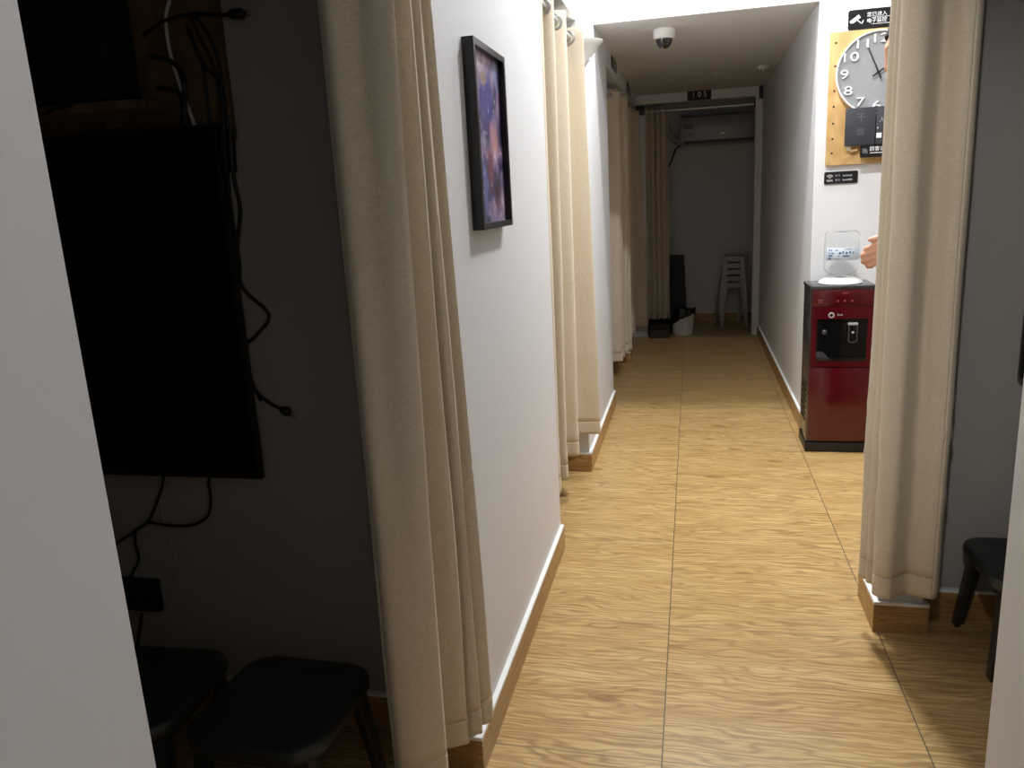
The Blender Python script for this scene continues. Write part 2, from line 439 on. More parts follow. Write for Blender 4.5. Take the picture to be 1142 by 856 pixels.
curtain('curtain', 'beige curtain gathered at the left, nearest, beside the television booth',
    top=[(-.600,1.295),(-.568,1.252),(-.515,1.262),(-.447,1.235),(-.50,1.28),(-.585,1.30),(-.55,1.32),(-.452,1.312),(-.50,1.345),(-.585,1.365),(-.55,1.38),(-.452,1.356),(-.5,1.40),(-.585,1.42),(-.55,1.43),(-.452,1.412),(-.5,1.452),(-.57,1.46)],
    bot=[(-.590,1.275),(-.56,1.235),(-.525,1.242),(-.482,1.285),(-.53,1.32),(-.588,1.33),(-.56,1.352),(-.468,1.395),(-.52,1.405),(-.585,1.40),(-.55,1.415),(-.450,1.43),(-.505,1.446),(-.585,1.435),(-.54,1.452),(-.443,1.487),(-.452,1.462),(-.48,1.455)],
    z0=.136, z1=1.965, rod=('x', RX, 1.925), seed=1.3, hemend='start')
curtain('curtain', 'beige pleated curtain gathered beyond the framed picture, before the sconce',
    top=[(-.57,2.69),(-.50,2.69),(-.484,2.74),(-.56,2.80),(-.60,2.84),(-.56,2.87),(-.472,2.885),(-.50,2.96),(-.59,3.04),(-.60,3.09),(-.53,3.12),(-.467,3.16),(-.52,3.26),(-.60,3.34),(-.585,3.42),(-.53,3.455),(-.475,3.46),(-.443,3.465),(-.45,3.475)],
    bot=[(-.57,2.69),(-.50,2.69),(-.484,2.735),(-.56,2.79),(-.60,2.83),(-.56,2.86),(-.478,2.86),(-.51,2.94),(-.59,3.03),(-.60,3.10),(-.54,3.14),(-.475,3.165),(-.52,3.27),(-.60,3.35),(-.585,3.43),(-.52,3.462),(-.46,3.468),(-.417,3.474),(-.425,3.482)],
    z0=.195, z1=1.955, rod=('x', -.502, 1.915), seed=4.1, creases=((.42,.004,.03),(.5,.003,.02),(.34,.003,.02)))
curtain('curtain', 'beige curtain hanging at the third opening, just past the wall sconce',
    top=[(-.60,5.45),(-.48,5.5),(-.60,5.57),(-.48,5.64),(-.60,5.71),(-.59,5.80),(-.53,5.85),(-.463,5.86),(-.49,5.885),(-.545,5.90),(-.50,5.915),(-.452,5.925)],
    bot=[(-.60,5.45),(-.48,5.5),(-.60,5.57),(-.48,5.64),(-.60,5.71),(-.585,5.77),(-.53,5.82),(-.469,5.83),(-.49,5.87),(-.545,5.90),(-.50,5.915),(-.447,5.925)],
    z0=.115, z1=1.955, rod=('x', RX, 1.915), seed=7.7, creases=((.55,.004,.03),(.8,.003,.03)))
curtain('curtain', 'beige curtain at the last opening on the left, beside the 105 doorway curtain',
    top=[(-.60,6.6),(-.48,6.66),(-.60,6.72),(-.48,6.78),(-.60,6.85),(-.585,6.95),(-.54,6.99),(-.485,7.0),(-.44,7.01),(-.46,7.05),(-.54,7.08)],
    bot=[(-.60,6.6),(-.48,6.66),(-.60,6.72),(-.48,6.78),(-.60,6.85),(-.58,6.95),(-.52,7.02),(-.455,7.035),(-.388,7.05),(-.42,7.09),(-.50,7.10)],
    z0=.11, z1=1.955, rod=('x', RX, 1.915), seed=9.2)
cx5 = [-.390,-.375,-.340,-.320,-.298,-.278,-.252,-.232,-.205]
curtain('curtain', 'beige pleated curtain gathered at the left of the 105 doorway',
    top=[(x, 7.2+(.035 if i % 2 else -.035)) for i, x in enumerate(cx5)], bot=[(x+.006*i/8, 7.2+(.032 if i % 2 else -.032)) for i, x in enumerate(cx5)],
    z0=.15, z1=1.985, rod=('y', 7.2, 1.955), seed=11.5, sub=8)
curtain('curtain', 'beige curtain on the right side, gathered at the pillar beside the low stool',
    top=[(.668,2.19),(.646,2.135),(.618,2.135),(.580,2.170),(.530,2.118),(.480,2.145),(.51,2.175),(.60,2.185),(.60,2.197),(.50,2.185),(.480,2.19),(.51,2.205),(.60,2.208),(.55,2.212),(.49,2.21),(.475,2.225),(.49,2.24)],
    bot=[(.660,2.165),(.642,2.118),(.614,2.112),(.572,2.138),(.522,2.095),(.486,2.125),(.52,2.165),(.60,2.18),(.60,2.19),(.50,2.18),(.484,2.195),(.52,2.201),(.59,2.201),(.55,2.205),(.49,2.208),(.469,2.225),(.485,2.24)],
    z0=.165, z1=1.965, rod=('x', .585, 1.925), seed=14.9, hemend='start', creases=((.62,.006,.012),(.54,.007,.010),(.70,.004,.012),(1.06,.0025,.008),(.45,.003,.02)))

# ------------------------------------------------------------------ framed picture on the left wall
def picture_mat():
    m, N, L, b = new_mat('violet fantasy print'); tc = N.new('ShaderNodeTexCoord'); sp = N.new('ShaderNodeSeparateXYZ')
    nz = N.new('ShaderNodeTexNoise'); nz.inputs['Scale'].default_value = 14; nz.inputs['Detail'].default_value = 5; L.new(tc.outputs['Object'], nz.inputs['Vector'])
    sv = N.new('ShaderNodeVectorMath'); sv.operation = 'SUBTRACT'; L.new(nz.outputs['Color'], sv.inputs[0]); sv.inputs[1].default_value = (.5,.5,.5)
    sc = N.new('ShaderNodeVectorMath'); sc.operation = 'SCALE'; L.new(sv.outputs[0], sc.inputs[0]); sc.inputs['Scale'].default_value = .10
    ad = N.new('ShaderNodeVectorMath'); ad.operation = 'ADD'; L.new(tc.outputs['Object'], ad.inputs[0]); L.new(sc.outputs[0], ad.inputs[1])
    L.new(ad.outputs[0], sp.inputs[0]); y, z = sp.outputs[1], sp.outputs[2]
    n2 = N.new('ShaderNodeTexNoise'); n2.inputs['Scale'].default_value = 9; n2.inputs['Detail'].default_value = 6; n2.inputs['Distortion'].default_value = 1.6; L.new(tc.outputs['Object'], n2.inputs['Vector'])
    col = ramp(N, L, n2.outputs['Fac'], [(.32, lin(30,24,46)), (.43, lin(74,64,108)), (.52, lin(128,112,156)), (.60, lin(164,132,158)), (.70, lin(214,200,222))])
    def ell(cy, cz, ry, rz, c, soft=.55, k=.9):
        nonlocal col
        dy = nmath(N, L, 'DIVIDE', nmath(N, L, 'SUBTRACT', y, cy), ry); dz = nmath(N, L, 'DIVIDE', nmath(N, L, 'SUBTRACT', z, cz), rz)
        d = nmath(N, L, 'SQRT', nmath(N, L, 'ADD', nmath(N, L, 'MULTIPLY', dy, dy), nmath(N, L, 'MULTIPLY', dz, dz)))
        f = ramp(N, L, d, [(soft, (k,k,k,1)), (1, (0,0,0,1))]); col = nmix(N, L, f, col, lin(*c))
    # abstract patches of colour: blue-violet hair-like mass, rosy light, silver folds
    ell(1.845, 1.50, .075, .085, (62,58,140)); ell(1.83, 1.555, .035, .02, (150,130,110)); ell(1.90, 1.41, .05, .06, (196,140,140), .3, .8)
    ell(1.80, 1.40, .05, .03, (150,150,170), .3); ell(1.85, 1.35, .04, .07, (120,52,62), .3, .8); ell(1.79, 1.31, .035, .08, (98,104,160), .4)
    ell(1.91, 1.30, .035, .06, (58,30,44), .4); ell(1.95, 1.56, .03, .05, (150,160,196), .3, .8)
    w = N.new('ShaderNodeTexNoise'); w.inputs['Scale'].default_value = 60; w.inputs['Detail'].default_value = 3; L.new(tc.outputs['Object'], w.inputs['Vector'])
    col = nmix(N, L, ramp(N, L, w.outputs['Fac'], [(.62, (0,0,0,1)), (.72, (.7,.7,.7,1))]), col, lin(214,204,222))
    L.new(col, b.inputs['Base Color']); b.inputs['Roughness'].default_value = .35
    return m
PY0, PY1, PZ0, PZ1 = 1.705, 1.995, 1.21, 1.612
t = thing('picture_frame', 'violet and blue fantasy picture in a black frame on the white left wall', 'picture', (XL, (PY0+PY1)/2, PZ0))
fw, fx = .014, XL+.026
mb = MB()
mb.box(XL, PY0, PZ0, fx, PY0+fw, PZ1); mb.box(XL, PY1-fw, PZ0, fx, PY1, PZ1)
mb.box(XL, PY0+fw, PZ0, fx, PY1-fw, PZ0+fw); mb.box(XL, PY0+fw, PZ1-fw, fx, PY1-fw, PZ1)
mb.build('frame', MAT['frame'], t, smooth=0)
pm = picture_mat()
o = MB().box(XL+.003, PY0+fw, PZ0+fw, XL+.012, PY1-fw, PZ1-fw).build('print', pm, t, smooth=0)
# object coordinates of the print are offset by its thing; keep them in the wall's own metres
mapn = pm.node_tree.nodes.new('ShaderNodeMapping'); mapn.inputs['Location'].default_value = WL[t.name]
for l in [l for l in pm.node_tree.links if l.from_node.type == 'TEX_COORD']:
    to = l.to_socket; pm.node_tree.links.new(mapn.outputs[0], to)
tcn = [n for n in pm.node_tree.nodes if n.type == 'TEX_COORD'][0]; pm.node_tree.links.new(tcn.outputs['Object'], mapn.inputs[0])

# ------------------------------------------------------------------ wall sconce
SY = 3.65
t = thing('wall_sconce', 'white trumpet shaped uplight on the left wall near the ceiling step', 'wall lamp', (XL, SY, 1.825))
prof = [(.0,1.822),(.016,1.826),(.030,1.842),(.050,1.872),(.078,1.908),(.094,1.924),(.096,1.930),(.092,1.930),(.074,1.912),(.046,1.878),(.026,1.850),(.0,1.842)]
MB().lathe(prof, (XL, SY, 0), 28, sx=1.0, sy=.95, a0=-PI/2, a1=PI/2).build('shade', MAT['white'], t, smooth=60)
MB().box(XL, SY-.02, 1.845, XL+.012, SY+.02, 1.915).build('bracket', MAT['white'], t, bevel=.003)
MB().lathe([(.0,1.850),(.010,1.856),(.014,1.880),(.009,1.905),(.0,1.910)], (XL+.032, SY, 0), 16).build('bulb', emit('warm bulb', (255,250,240), 18), t, smooth=60)

# ------------------------------------------------------------------ ceiling lamp (its light makes the scene)
def ceiling_lamp(label, x, y, sx, sy, watts, col=(.95,.975,1)):
    t = thing('ceiling_light', label, 'ceiling lamp', (x, y, ZH-.05))
    fr = MB(); w = .012
    fr.box(x-sx/2-w, y-sy/2-w, ZH-.05, x-sx/2, y+sy/2+w, ZH).box(x+sx/2, y-sy/2-w, ZH-.05, x+sx/2+w, y+sy/2+w, ZH)
    fr.box(x-sx/2, y-sy/2-w, ZH-.05, x+sx/2, y-sy/2, ZH).box(x-sx/2, y+sy/2, ZH-.05, x+sx/2, y+sy/2+w, ZH)
    fr.build('housing', MAT['white'], t, smooth=0)
    MB().box(x-sx/2, y-sy/2, ZH-.035, x+sx/2, y+sy/2, ZH-.02).build('diffuser', emit('lamp diffuser', (255,252,245), 4), t, smooth=0)
    la = bpy.data.lights.new('lamp_light', 'AREA'); la.shape = 'RECTANGLE'; la.size = sx*.95; la.size_y = sy*.9; la.energy = watts; la.color = col
    lo = bpy.data.objects.new('lamp_light', la); C.objects.link(lo); lo.location = (x, y, ZH-.056)
    return t
KEY, MID, FILL, SCON, SPOT = 34, 46, 6, 6, 120
ceiling_lamp('white ceiling light above the step to the lowered ceiling', .14, 3.87, .17, .13, KEY)
ceiling_lamp('white ceiling light above the corridor between picture and water dispenser', .36, 2.85, .17, .13, MID)
ceiling_lamp('added fill light, out of view, above the near end of the corridor', -.44, -1.0, .05, .3, FILL)  # added lamp behind the camera, fills the near walls and right curtain
sl = bpy.data.lights.new('curtain_fill_spot', 'SPOT'); sl.energy = SPOT; sl.spot_size = math.radians(25); sl.spot_blend = .9; sl.shadow_soft_size = .06; sl.color = (1,.97,.92)  # added spot without a housing, brightens the right curtain
so_ = bpy.data.objects.new('curtain_fill_spot', sl); C.objects.link(so_); so_.location = (-.42, -1.0, ZH-.12)
so_.rotation_euler = (Vector((.50, 2.1, 1.10))-so_.location).to_track_quat('-Z', 'Y').to_euler()
pl = bpy.data.lights.new('sconce_light', 'POINT'); pl.energy = SCON; pl.shadow_soft_size = .02; pl.color = (1,.97,.92)
po = bpy.data.objects.new('sconce_light', pl); C.objects.link(po); po.location = (XL+.04, SY, 1.917)

# ------------------------------------------------------------------ ceiling and lintel fittings
t = thing('dome_camera', 'white dome camera with a smoked lens under the lowered ceiling', 'security camera', (-.142, 4.42, ZL))
MB().lathe([(.0,-.048),(.046,-.048),(.056,-.04),(.058,-.01),(.056,0)], (-.142, 4.42, ZL), 36).build('housing', MAT['white'], t, smooth=50)
MB().lathe([(.0,-.094),(.018,-.091),(.032,-.08),(.041,-.062),(.043,-.048),(.0,-.047)], (-.142, 4.42, ZL), 32).build('lens_dome', MAT['lens'], t, smooth=60)
MB().lathe([(.0,-.0935),(.006,-.0955),(.009,-.089)], (-.150, 4.407, ZL+.004), 12).build('lens_eye', MAT['dimink'], t, smooth=60)
t = thing('smoke_detector', 'small off white detector on the lowered ceiling at the right wall', 'detector', (.478, 6.02, ZL))
MB().lathe([(.0,-.042),(.024,-.040),(.03,-.03),(.03,-.026),(.042,-.024),(.045,-.008),(.045,0)], (.478, 6.02, ZL), 28).build('housing', MAT['dwhite'], t, smooth=45)
for k in range(6):
    a = k*PI/3
    MB().box(.478+.029*math.cos(a)-.004, 6.02+.029*math.sin(a)-.004, ZL-.038, .478+.029*math.cos(a)+.004, 6.02+.029*math.sin(a)+.004, ZL-.027).build('vent_slot', MAT['black'], t, smooth=0)
t = thing('sprinkler_head', 'tiny pale sprinkler on the lowered ceiling before the 105 doorway', 'sprinkler', (.164, 6.2, ZL))
MB().lathe([(.0,-.012),(.018,-.010),(.026,0)], (.164, 6.2, ZL), 20).build('escutcheon', MAT['dwhite'], t, smooth=50)
MB().lathe([(.0,-.045),(.012,-.045),(.012,-.042),(.004,-.040),(.005,-.012)], (.164, 6.2, ZL), 16).build('nozzle', MAT['dwhite'], t, smooth=50)

# number plate 105 over the far doorway, and the plates edge-on along the left lintels
t = thing('number_plate', 'black plate reading 105 over the far doorway', 'sign', (.058, 7.16, 2.018))
MB().box(-.040, 7.152, 2.014, .156, 7.16, 2.106).build('plate', MAT['blackm'], t, bevel=.003)
for k, ch in enumerate('105'): wall_text('digit', ch, .010+.048*k, 7.1515, 2.058, .060, MAT['ink'], t, 'CENTER')
for lab, y0, y1, z0, z1 in (('black number plate on the left lintel, just past the wall sconce', 5.02, 5.30, 2.02, 2.085),
                            ('black number plate on the last left lintel, nearest the 105 doorway', 6.20, 6.47, 2.015, 2.085)):
    t = thing('lintel_plate', lab, 'sign', (XL, (y0+y1)/2, z0))
    MB().box(XL, y0, z0, XL+.008, y1, z1).build('plate', MAT['plate'], t, bevel=.003)
    MB().box(XL+.008, y0+.012, z0+.01, XL+.0086, y1-.012, z0+.0125).build('border_line', MAT['dimink'], t, smooth=0)
t = thing('rod_bracket', 'square black bracket on the white pillar left of the 105 doorway curtain', 'bracket', (-.44, 7.12, 1.92))
MB().box(-.474, 7.128, 1.925, -.397, 7.14, 2.005).build('plate', MAT['black'], t, bevel=.004)
MB().box(-.52, 7.120, 1.990, -.43, 7.128, 2.004).build('arm', MAT['black'], t, bevel=.002)
t = thing('rod_bracket', 'upright black bracket at the right top corner of the 105 doorway', 'bracket', (.56, 7.15, 1.98))
MB().box(.541, 7.142, 1.988, .5735-.001, 7.16, 2.088).build('plate', MAT['black'], t, bevel=.004)
MB().box(.549, 7.138, 2.02, .563, 7.142, 2.06).build('catch', MAT['blackm'], t, bevel=.001)

# ------------------------------------------------------------------ water dispenser
DX0, DX1, DY0, DY1 = .538, .828, 3.855, 4.10
t = thing('water_dispenser', 'dark red and black water dispenser against the white wall', 'water dispenser', ((DX0+DX1)/2, 3.98, 0))
yb = DY0+.014
MB().box(DX0+.004, yb, .05, DX1-.004, DY1, .795).build('body', MAT['dside'], t, bevel=.006)
MB().box(DX0, DY0+.004, 0, DX1, DY1-.005, .05).build('base', MAT['black'], t, bevel=.004)
MB().box(DX0, DY0+.002, .79, DX1, DY1, .808).build('top', MAT['dside'], t, bevel=.005)
pL, pR = DX0+.008, DX1-.004
# upper front: red glass with a six-sided black niche
MB().box(pL, DY0, .716, pR, yb, .790).build('control_panel', MAT['red'], t, bevel=.003)
nL, nR, nT, nB = .586, .782, .640, .455
niche = [(nL, nT), (nR+.012, nT), (nR+.012, nB), (nL+.035, nB), (nL+.02, .50), (nL, .565)]
mid = MB()
mid.box(pL, DY0, .655, pR, yb, .713); mid.box(pL, DY0, .425, pR, yb, .452); mid.box(nR+.012, DY0, .452, pR, yb, .655); mid.box(pL, DY0, .452, .572, yb, .655)
mid.build('upper_panel', MAT['red'], t)
MB().box(.572, DY0+.008, .452, nR+.012, yb+.004, .655).build('niche', MAT['dblack'], t)
MB().prism([(.572,.655),(.590,.640),(.604,.57),(.628,.49),(.632,.452),(.572,.452)], DY0+.002, DY0+.010).build('niche_cheek', MAT['dblack'], t)
MB().box(.572, DY0-.004, .455, nR+.012, DY0+.006, .470).build('drip_tray', MAT['dblack'], t, bevel=.002)
MB().prism([(.572,.500),(.60,.500),(.628,.470),(.572,.470)], DY0+.001, DY0+.008).build('drip_guard', MAT['slate'], t)
MB().box(pL, DY0, .058, pR, yb, .420).build('door', MAT['red'], t, bevel=.003)
# tap paddle with a chrome outline
px0, px1, pz0, pz1 = .710, .748, .545, .630
pad = MB().box(px0, DY0-.012, pz0, px1, DY0+.008, pz1).build('tap_paddle', MAT['dblack'], t, bevel=.004)
loop = [(px0, DY0-.0125, pz1), (px0, DY0-.0125, pz0+.008), (px0+.008, DY0-.0125, pz0), (px1-.008, DY0-.0125, pz0), (px1, DY0-.0125, pz0+.008), (px1, DY0-.0125, pz1)]
MB().tube(loop, .0013, 6).build('paddle_trim', MAT['chrome'], pad)
MB().box(px0-.002, DY0-.014, pz1-.004, px1+.002, DY0+.004, pz1+.006).build('paddle_top', MAT['dimink'], pad, bevel=.002)
MB().lathe([(.006,0),(.006,.0012),(.003,.0012)], (.729, DY0-.012, .592), 16, axis='y').build('cup_mark', MAT['dimink'], pad)
MB().lathe([(.0,0),(.011,0),(.012,.006),(.008,.01),(.0,.01)], (.606, DY0+.002, .592), 20, axis='y').build('side_tap', MAT['slate'], t)
# ring emblem and small print
ring = [(.634+.0105*math.cos(k*PI/12), DY0-.0005, .672+.0105*math.sin(k*PI/12)) for k in range(24)]
MB().tube(ring, .0036, 6, closed=True).build('ring_emblem', MAT['dimink'], t, smooth=80)
mb = MB()
for x, w, h in ((.660,.006,.008),(.669,.005,.006),(.677,.006,.007)): mb.box(x, DY0-.001, .670, x+w, DY0, .670+h)
mb.build('brand_print', MAT['dimink'], t, smooth=0)
mb = MB()
for k in range(4):
    a = k*PI/2+PI/4
    mb.tube([(.583+.003*math.cos(a), DY0-.0005, .738+.003*math.sin(a)), (.583+.013*math.cos(a), DY0-.0005, .738+.013*math.sin(a))], .0022, 5)
mb.build('star_print', MAT['dred'], t)
for x in (.660, .690, .722): MB().lathe([(.0,0),(.005,0),(.004,.001),(.0,.001)], (x, DY0, .738), 14, axis='y').build('indicator', MAT['dred'], t)
MB().box(.678, DY0-.0006, .772, .704, DY0, .778).build('model_print', MAT['dred'], t, smooth=0)
MB().box(DX0+.001, 3.89, .66, DX0+.006, 3.93, .72).build('side_grip', MAT['black'], t, bevel=.002)
mb = MB()
for k in range(7): mb.box(DX0+.001, 3.92, .14+k*.03, DX0+.0055, 4.06, .152+k*.03)
mb.build('side_vents', MAT['black'], t)
# white collar that carries the bottle
MB().lathe([(.0,.808),(.094,.808),(.098,.812),(.096,.820),(.075,.832),(.058,.838),(.0,.838)], (.686, 3.97, 0), 44).build('bottle_collar', MAT['white'], t, smooth=50)

# bottle upside down on the dispenser
bx, by, bz = .686, 3.97, .838
t = thing('water_bottle', 'clear plastic water bottle with a pale blue label on the dispenser', 'bottle', (bx, by, bz))
prof = [(.022,.0),(.024,.004),(.040,.012),(.066,.024),(.076,.04),(.077,.06),(.0745,.066),(.077,.072),(.077,.155),(.0745,.160),(.077,.165),(.077,.175),(.0745,.180),(.077,.186),(.074,.205),(.064,.214),(.04,.214),(.0,.208)]
inner = [(max(0, r-.0016), z+(.0016 if z < .1 else -.0016)) for r, z in prof]
MB().lathe(prof+inner[::-1], (bx, by, bz), 48).build('shell', MAT['clear'], t, smooth=60)
lab_ = MB().lathe([(.0772,.083),(.0776,.0835),(.0776,.140),(.0772,.1405)], (bx, by, bz), 40, a0=PI*1.12, a1=PI*2.02).build('label', MAT['label'], t, smooth=60)
def on_label(a, z, w, h, mb, r=.0779):
    n = max(1, int(w/.004)); 
    for k in range(n):
        a0 = a+w/r*k/n; a1 = a+w/r*(k+1)/n
        mb.hexa([(bx+q*math.cos(c), by+q*math.sin(c), bz+z) for q, c in ((.0774,a0),(r,a0),(r,a1),(.0774,a1))],
                [(bx+q*math.cos(c), by+q*math.sin(c), bz+z+h) for q, c in ((.0774,a0),(r,a0),(r,a1),(.0774,a1))])
mb = MB()
for a, z, w, h in ((1.20,.126,.006,.009),(1.25,.126,.004,.009),(1.33,.128,.014,.004),(1.20,.113,.007,.006),(1.26,.113,.012,.006),(1.40,.112,.010,.010),(1.46,.115,.007,.010),(1.52,.112,.009,.010),(1.59,.114,.008,.011),(1.66,.112,.005,.011),
                   (1.20,.101,.020,.007),(1.38,.101,.006,.004),(1.47,.100,.030,.006),(1.20,.086,.012,.010),(1.30,.090,.032,.002),(1.5,.134,.03,.0025)):
    on_label(PI*a, z, w, h, mb)
mb.build('label_print', MAT['blue'], lab_, smooth=0)
mb = MB()
for zz in (.02,.03): mb.lathe([(.062,zz),(.064,zz+.002),(.062,zz+.004)], (bx, by, bz), 32)

# ------------------------------------------------------------------ wooden board, clock and signs on the alcove wall
BX0, BX1, BZ0, BZ1 = .622, 1.10, 1.354, 1.947
t = thing('wooden_board', 'pale pine board with screw holes, behind the round clock', 'board', ((BX0+BX1)/2, YB, BZ0))
MB().box(BX0, YB-.018, BZ0, BX1, YB, BZ1).build('panel', MAT['board'], t, bevel=.002)
for x in (BX0+.026, BX1-.026):
    for z in (1.90, 1.80, 1.69, 1.62, 1.545, 1.475, 1.41):
        MB().lathe([(.0,0),(.0048,0),(.0048,.0006),(.0,.0006)], (x, YB-.018, z), 12, axis='y').build('screw_hole', MAT['hole'], t)
CX, CZ, CR = .832, 1.756, .182
cy = YB-.018
t = thing('wall_clock', 'round grey wall clock with raised white numerals on the pine board', 'clock', (CX, cy, CZ-CR))
MB().lathe([(.0,0),(CR-.004,0),(CR-.004,.012),(.0,.012)], (CX, cy, CZ), 72, axis='y').build('dial', MAT['clockface'], t, smooth=40)
MB().lathe([(CR-.006,.002),(CR,.002),(CR,.022),(CR-.002,.024),(CR-.006,.022),(CR-.006,.002)], (CX, cy, CZ), 72, axis='y', caps=False).build('rim', MAT['clockwhite'], t, smooth=40)
for h in range(1, 13):
    a = PI/2-h*PI/6; rr = CR*.80
    wall_text('numeral', str(h), CX+rr*math.cos(a), cy-.0165, CZ+rr*math.sin(a), .056, MAT['clockwhite'], t, 'CENTER', depth=.008, bold=-.0003, sx=1.5)
def hand(name, ang, l, back, w):
    d = Vector((math.sin(ang), 0, math.cos(ang))); s = Vector((d.z, 0, -d.x))*w/2; c0 = Vector((CX, 0, CZ))
    p = [c0-d*back-s, c0-d*back+s, c0+d*l+s*.6, c0+d*l-s*.6]
    MB().prism([(q.x, q.z) for q in p], cy-.024, cy-.027).build(name, MAT['hand'], t, smooth=0)
hand('hour_hand', math.radians(55), .092, .03, .008); hand('minute_hand', math.radians(-24), .118, .03, .006)
MB().lathe([(.0,.012),(.006,.012),(.006,.028),(.0,.028)], (CX, cy, CZ), 16, axis='y').build('hub', MAT['hand'], t)

def rplate(x0, z0, x1, z1, r, y0, y1):
    pts = []
    for cx_, cz_, a0 in ((x1-r, z1-r, 0), (x0+r, z1-r, PI/2), (x0+r, z0+r, PI), (x1-r, z0+r, 1.5*PI)):
        pts += [(cx_+r*math.cos(a0+k*PI/10), cz_+r*math.sin(a0+k*PI/10)) for k in range(6)]
    return MB().prism(pts[::-1], y0, y1)
# camera notice over the clock
t = thing('surveillance_sign', 'black rounded sign with a white camera icon above the clock', 'sign', (.80, YB, 1.95))
sx0, sx1, sz0, sz1 = .698, 1.02, 1.951, 2.036
rplate(sx0, sz0, sx1, sz1, .010, YB-.006, YB).build('plate', MAT['plate'], t, smooth=30)
ys = YB-.0065
mb = MB()
def quad(mb, cx_, cz_, w, h, ang, y=ys):
    c, s = math.cos(ang), math.sin(ang)
    p = [(cx_+c*u-s*v, cz_+s*u+c*v) for u, v in ((-w/2,-h/2),(w/2,-h/2),(w/2,h/2),(-w/2,h/2))]
    mb.prism(p[::-1], y, y+.0006)
quad(mb, .730, 1.997, .040, .016, .62); quad(mb, .7105, 1.986, .008, .012, .62); quad(mb, .745, 1.985, .020, .004, -.7); quad(mb, .760, 1.982, .004, .016, -.35); quad(mb, .7545, 1.979, .012, .004, -.1)
mb.build('camera_icon', MAT['ink'], t, smooth=0)
wall_text('lettering', '您已进入', .777, ys, 2.010, .0215, MAT['ink'], t)
wall_text('lettering', '电子监控', .777, ys, 1.984, .0215, MAT['ink'], t)
MB().box(.797, ys, 1.997, .900, ys+.0005, 1.9985).box(.797, ys, 1.969, .880, ys+.0005, 1.9705).build('underline', MAT['ink'], t, smooth=0)
# charcoal plaques below the clock
py = YB-.018
t = thing('wall_plaque', 'charcoal square plaque with faint characters below the clock', 'plaque', (.765, py, 1.437))
MB().box(.699, py-.030, 1.437, .829, py-.012, 1.606).build('plate', MAT['slate'], t, bevel=.003)
MB().box(.73, py-.012, 1.47, .80, py, 1.58).build('mount', MAT['slate'], t, smooth=0)
wall_text('lettering', '干', .7655, py-.0303, 1.560, .042, MAT['greyink'], t, 'CENTER')
wall_text('lettering', '信', .7655, py-.0303, 1.497, .036, MAT['greyink'], t, 'CENTER')
t = thing('wall_plaque', 'charcoal plaque with a white stamp, right of the faint character plaque', 'plaque', (.90, py, 1.437))
MB().box(.832, py-.030, 1.437, .962, py-.012, 1.606).build('plate', MAT['slate'], t, bevel=.003)
MB().box(.86, py-.012, 1.47, .93, py, 1.58).build('mount', MAT['slate'], t, smooth=0)
wall_text('lettering', '人', .856, py-.0303, 1.545, .026, MAT['dimink'], t, 'CENTER')
MB().prism([(.836,1.508),(.843,1.508),(.8395,1.516)][::-1], py-.0306, py-.030).build('arrow_mark', MAT['ink'], t, smooth=0)
MB().box(.835, py-.0306, 1.466, .857, py-.030, 1.488).build('stamp', MAT['ink'], t, smooth=0)
# small tab of wood under the plaque
t = thing('wooden_peg', 'short wooden peg under the charcoal plaque on the board', 'peg', (.735, py, 1.425))
MB().box(.712, py-.016, 1.418, .730, py, 1.433).build('block', MAT['dwhite'], t, bevel=.002)
MB().tube([(.728, py-.008, 1.414), (.758, py-.012, 1.418)], .006, 10).build('dowel', MAT['board'], t)
# no smoking sign
t = thing('notice_sign', 'black sign with a crossed icon at the bottom of the pine board', 'sign', (.85, py, 1.382))
rplate(.767, 1.381, 1.0, 1.437, .004, py-.037, py-.031).build('plate', MAT['plate'], t, smooth=30)
MB().box(.80, py-.031, 1.39, .95, py, 1.43).build('mount', MAT['blackm'], t, smooth=0)
y2 = py-.0375; mb = MB()
quad(mb, .788, 1.411, .030, .003, -.75, y2); quad(mb, .787, 1.4105, .022, .003, .75, y2)
for k in range(8): quad(mb, .787+.010*math.cos(k*PI/4), 1.410+.010*math.sin(k*PI/4), .005, .002, k*PI/4+PI/2, y2)
mb.build('crossed_icon', MAT['dimink'], t, smooth=0)
wall_text('lettering', '顾客公告', .807, y2, 1.417, .022, MAT['ink'], t)
MB().box(.810, y2, 1.399, .90, y2+.0005, 1.4015).build('small_print', MAT['ink'], t, smooth=0)
# wifi sign
t = thing('wifi_sign', 'small black sign with a white network icon below the pine board', 'sign', (.695, YB, 1.266))
rplate(.620, 1.268, .771, 1.325, .006, YB-.006, YB).build('plate', MAT['plate'], t, smooth=30)
mb = MB()
for r in (.016, .010, .005):
    for k in range(9):
        a = PI*.22+PI*.56*k/8
        quad(mb, .645+r*math.cos(a), 1.298+r*.9*math.sin(a)-.002, .004, .0024, a+PI/2)
quad(mb, .645, 1.2965, .004, .004, .78)
mb.build('network_icon', MAT['ink'], t, smooth=0)
wall_text('lettering', 'WiFi', .645, ys, 1.283, .014, MAT['ink'], t, 'CENTER')
wall_text('lettering', '账号', .669, ys, 1.305, .0115, MAT['dimink'], t)
wall_text('lettering', '密码', .669, ys, 1.285, .0115, MAT['dimink'], t)
mb = MB()
random.seed(3)
for z in (1.301, 1.281):
    x = .703
    for k in range(9):
        w = random.uniform(.0025, .0045); mb.box(x, ys, z, x+w, ys+.0005, z+random.uniform(.005, .009)); x += w+.0012
mb.build('small_print', MAT['dimink'], t, smooth=0)

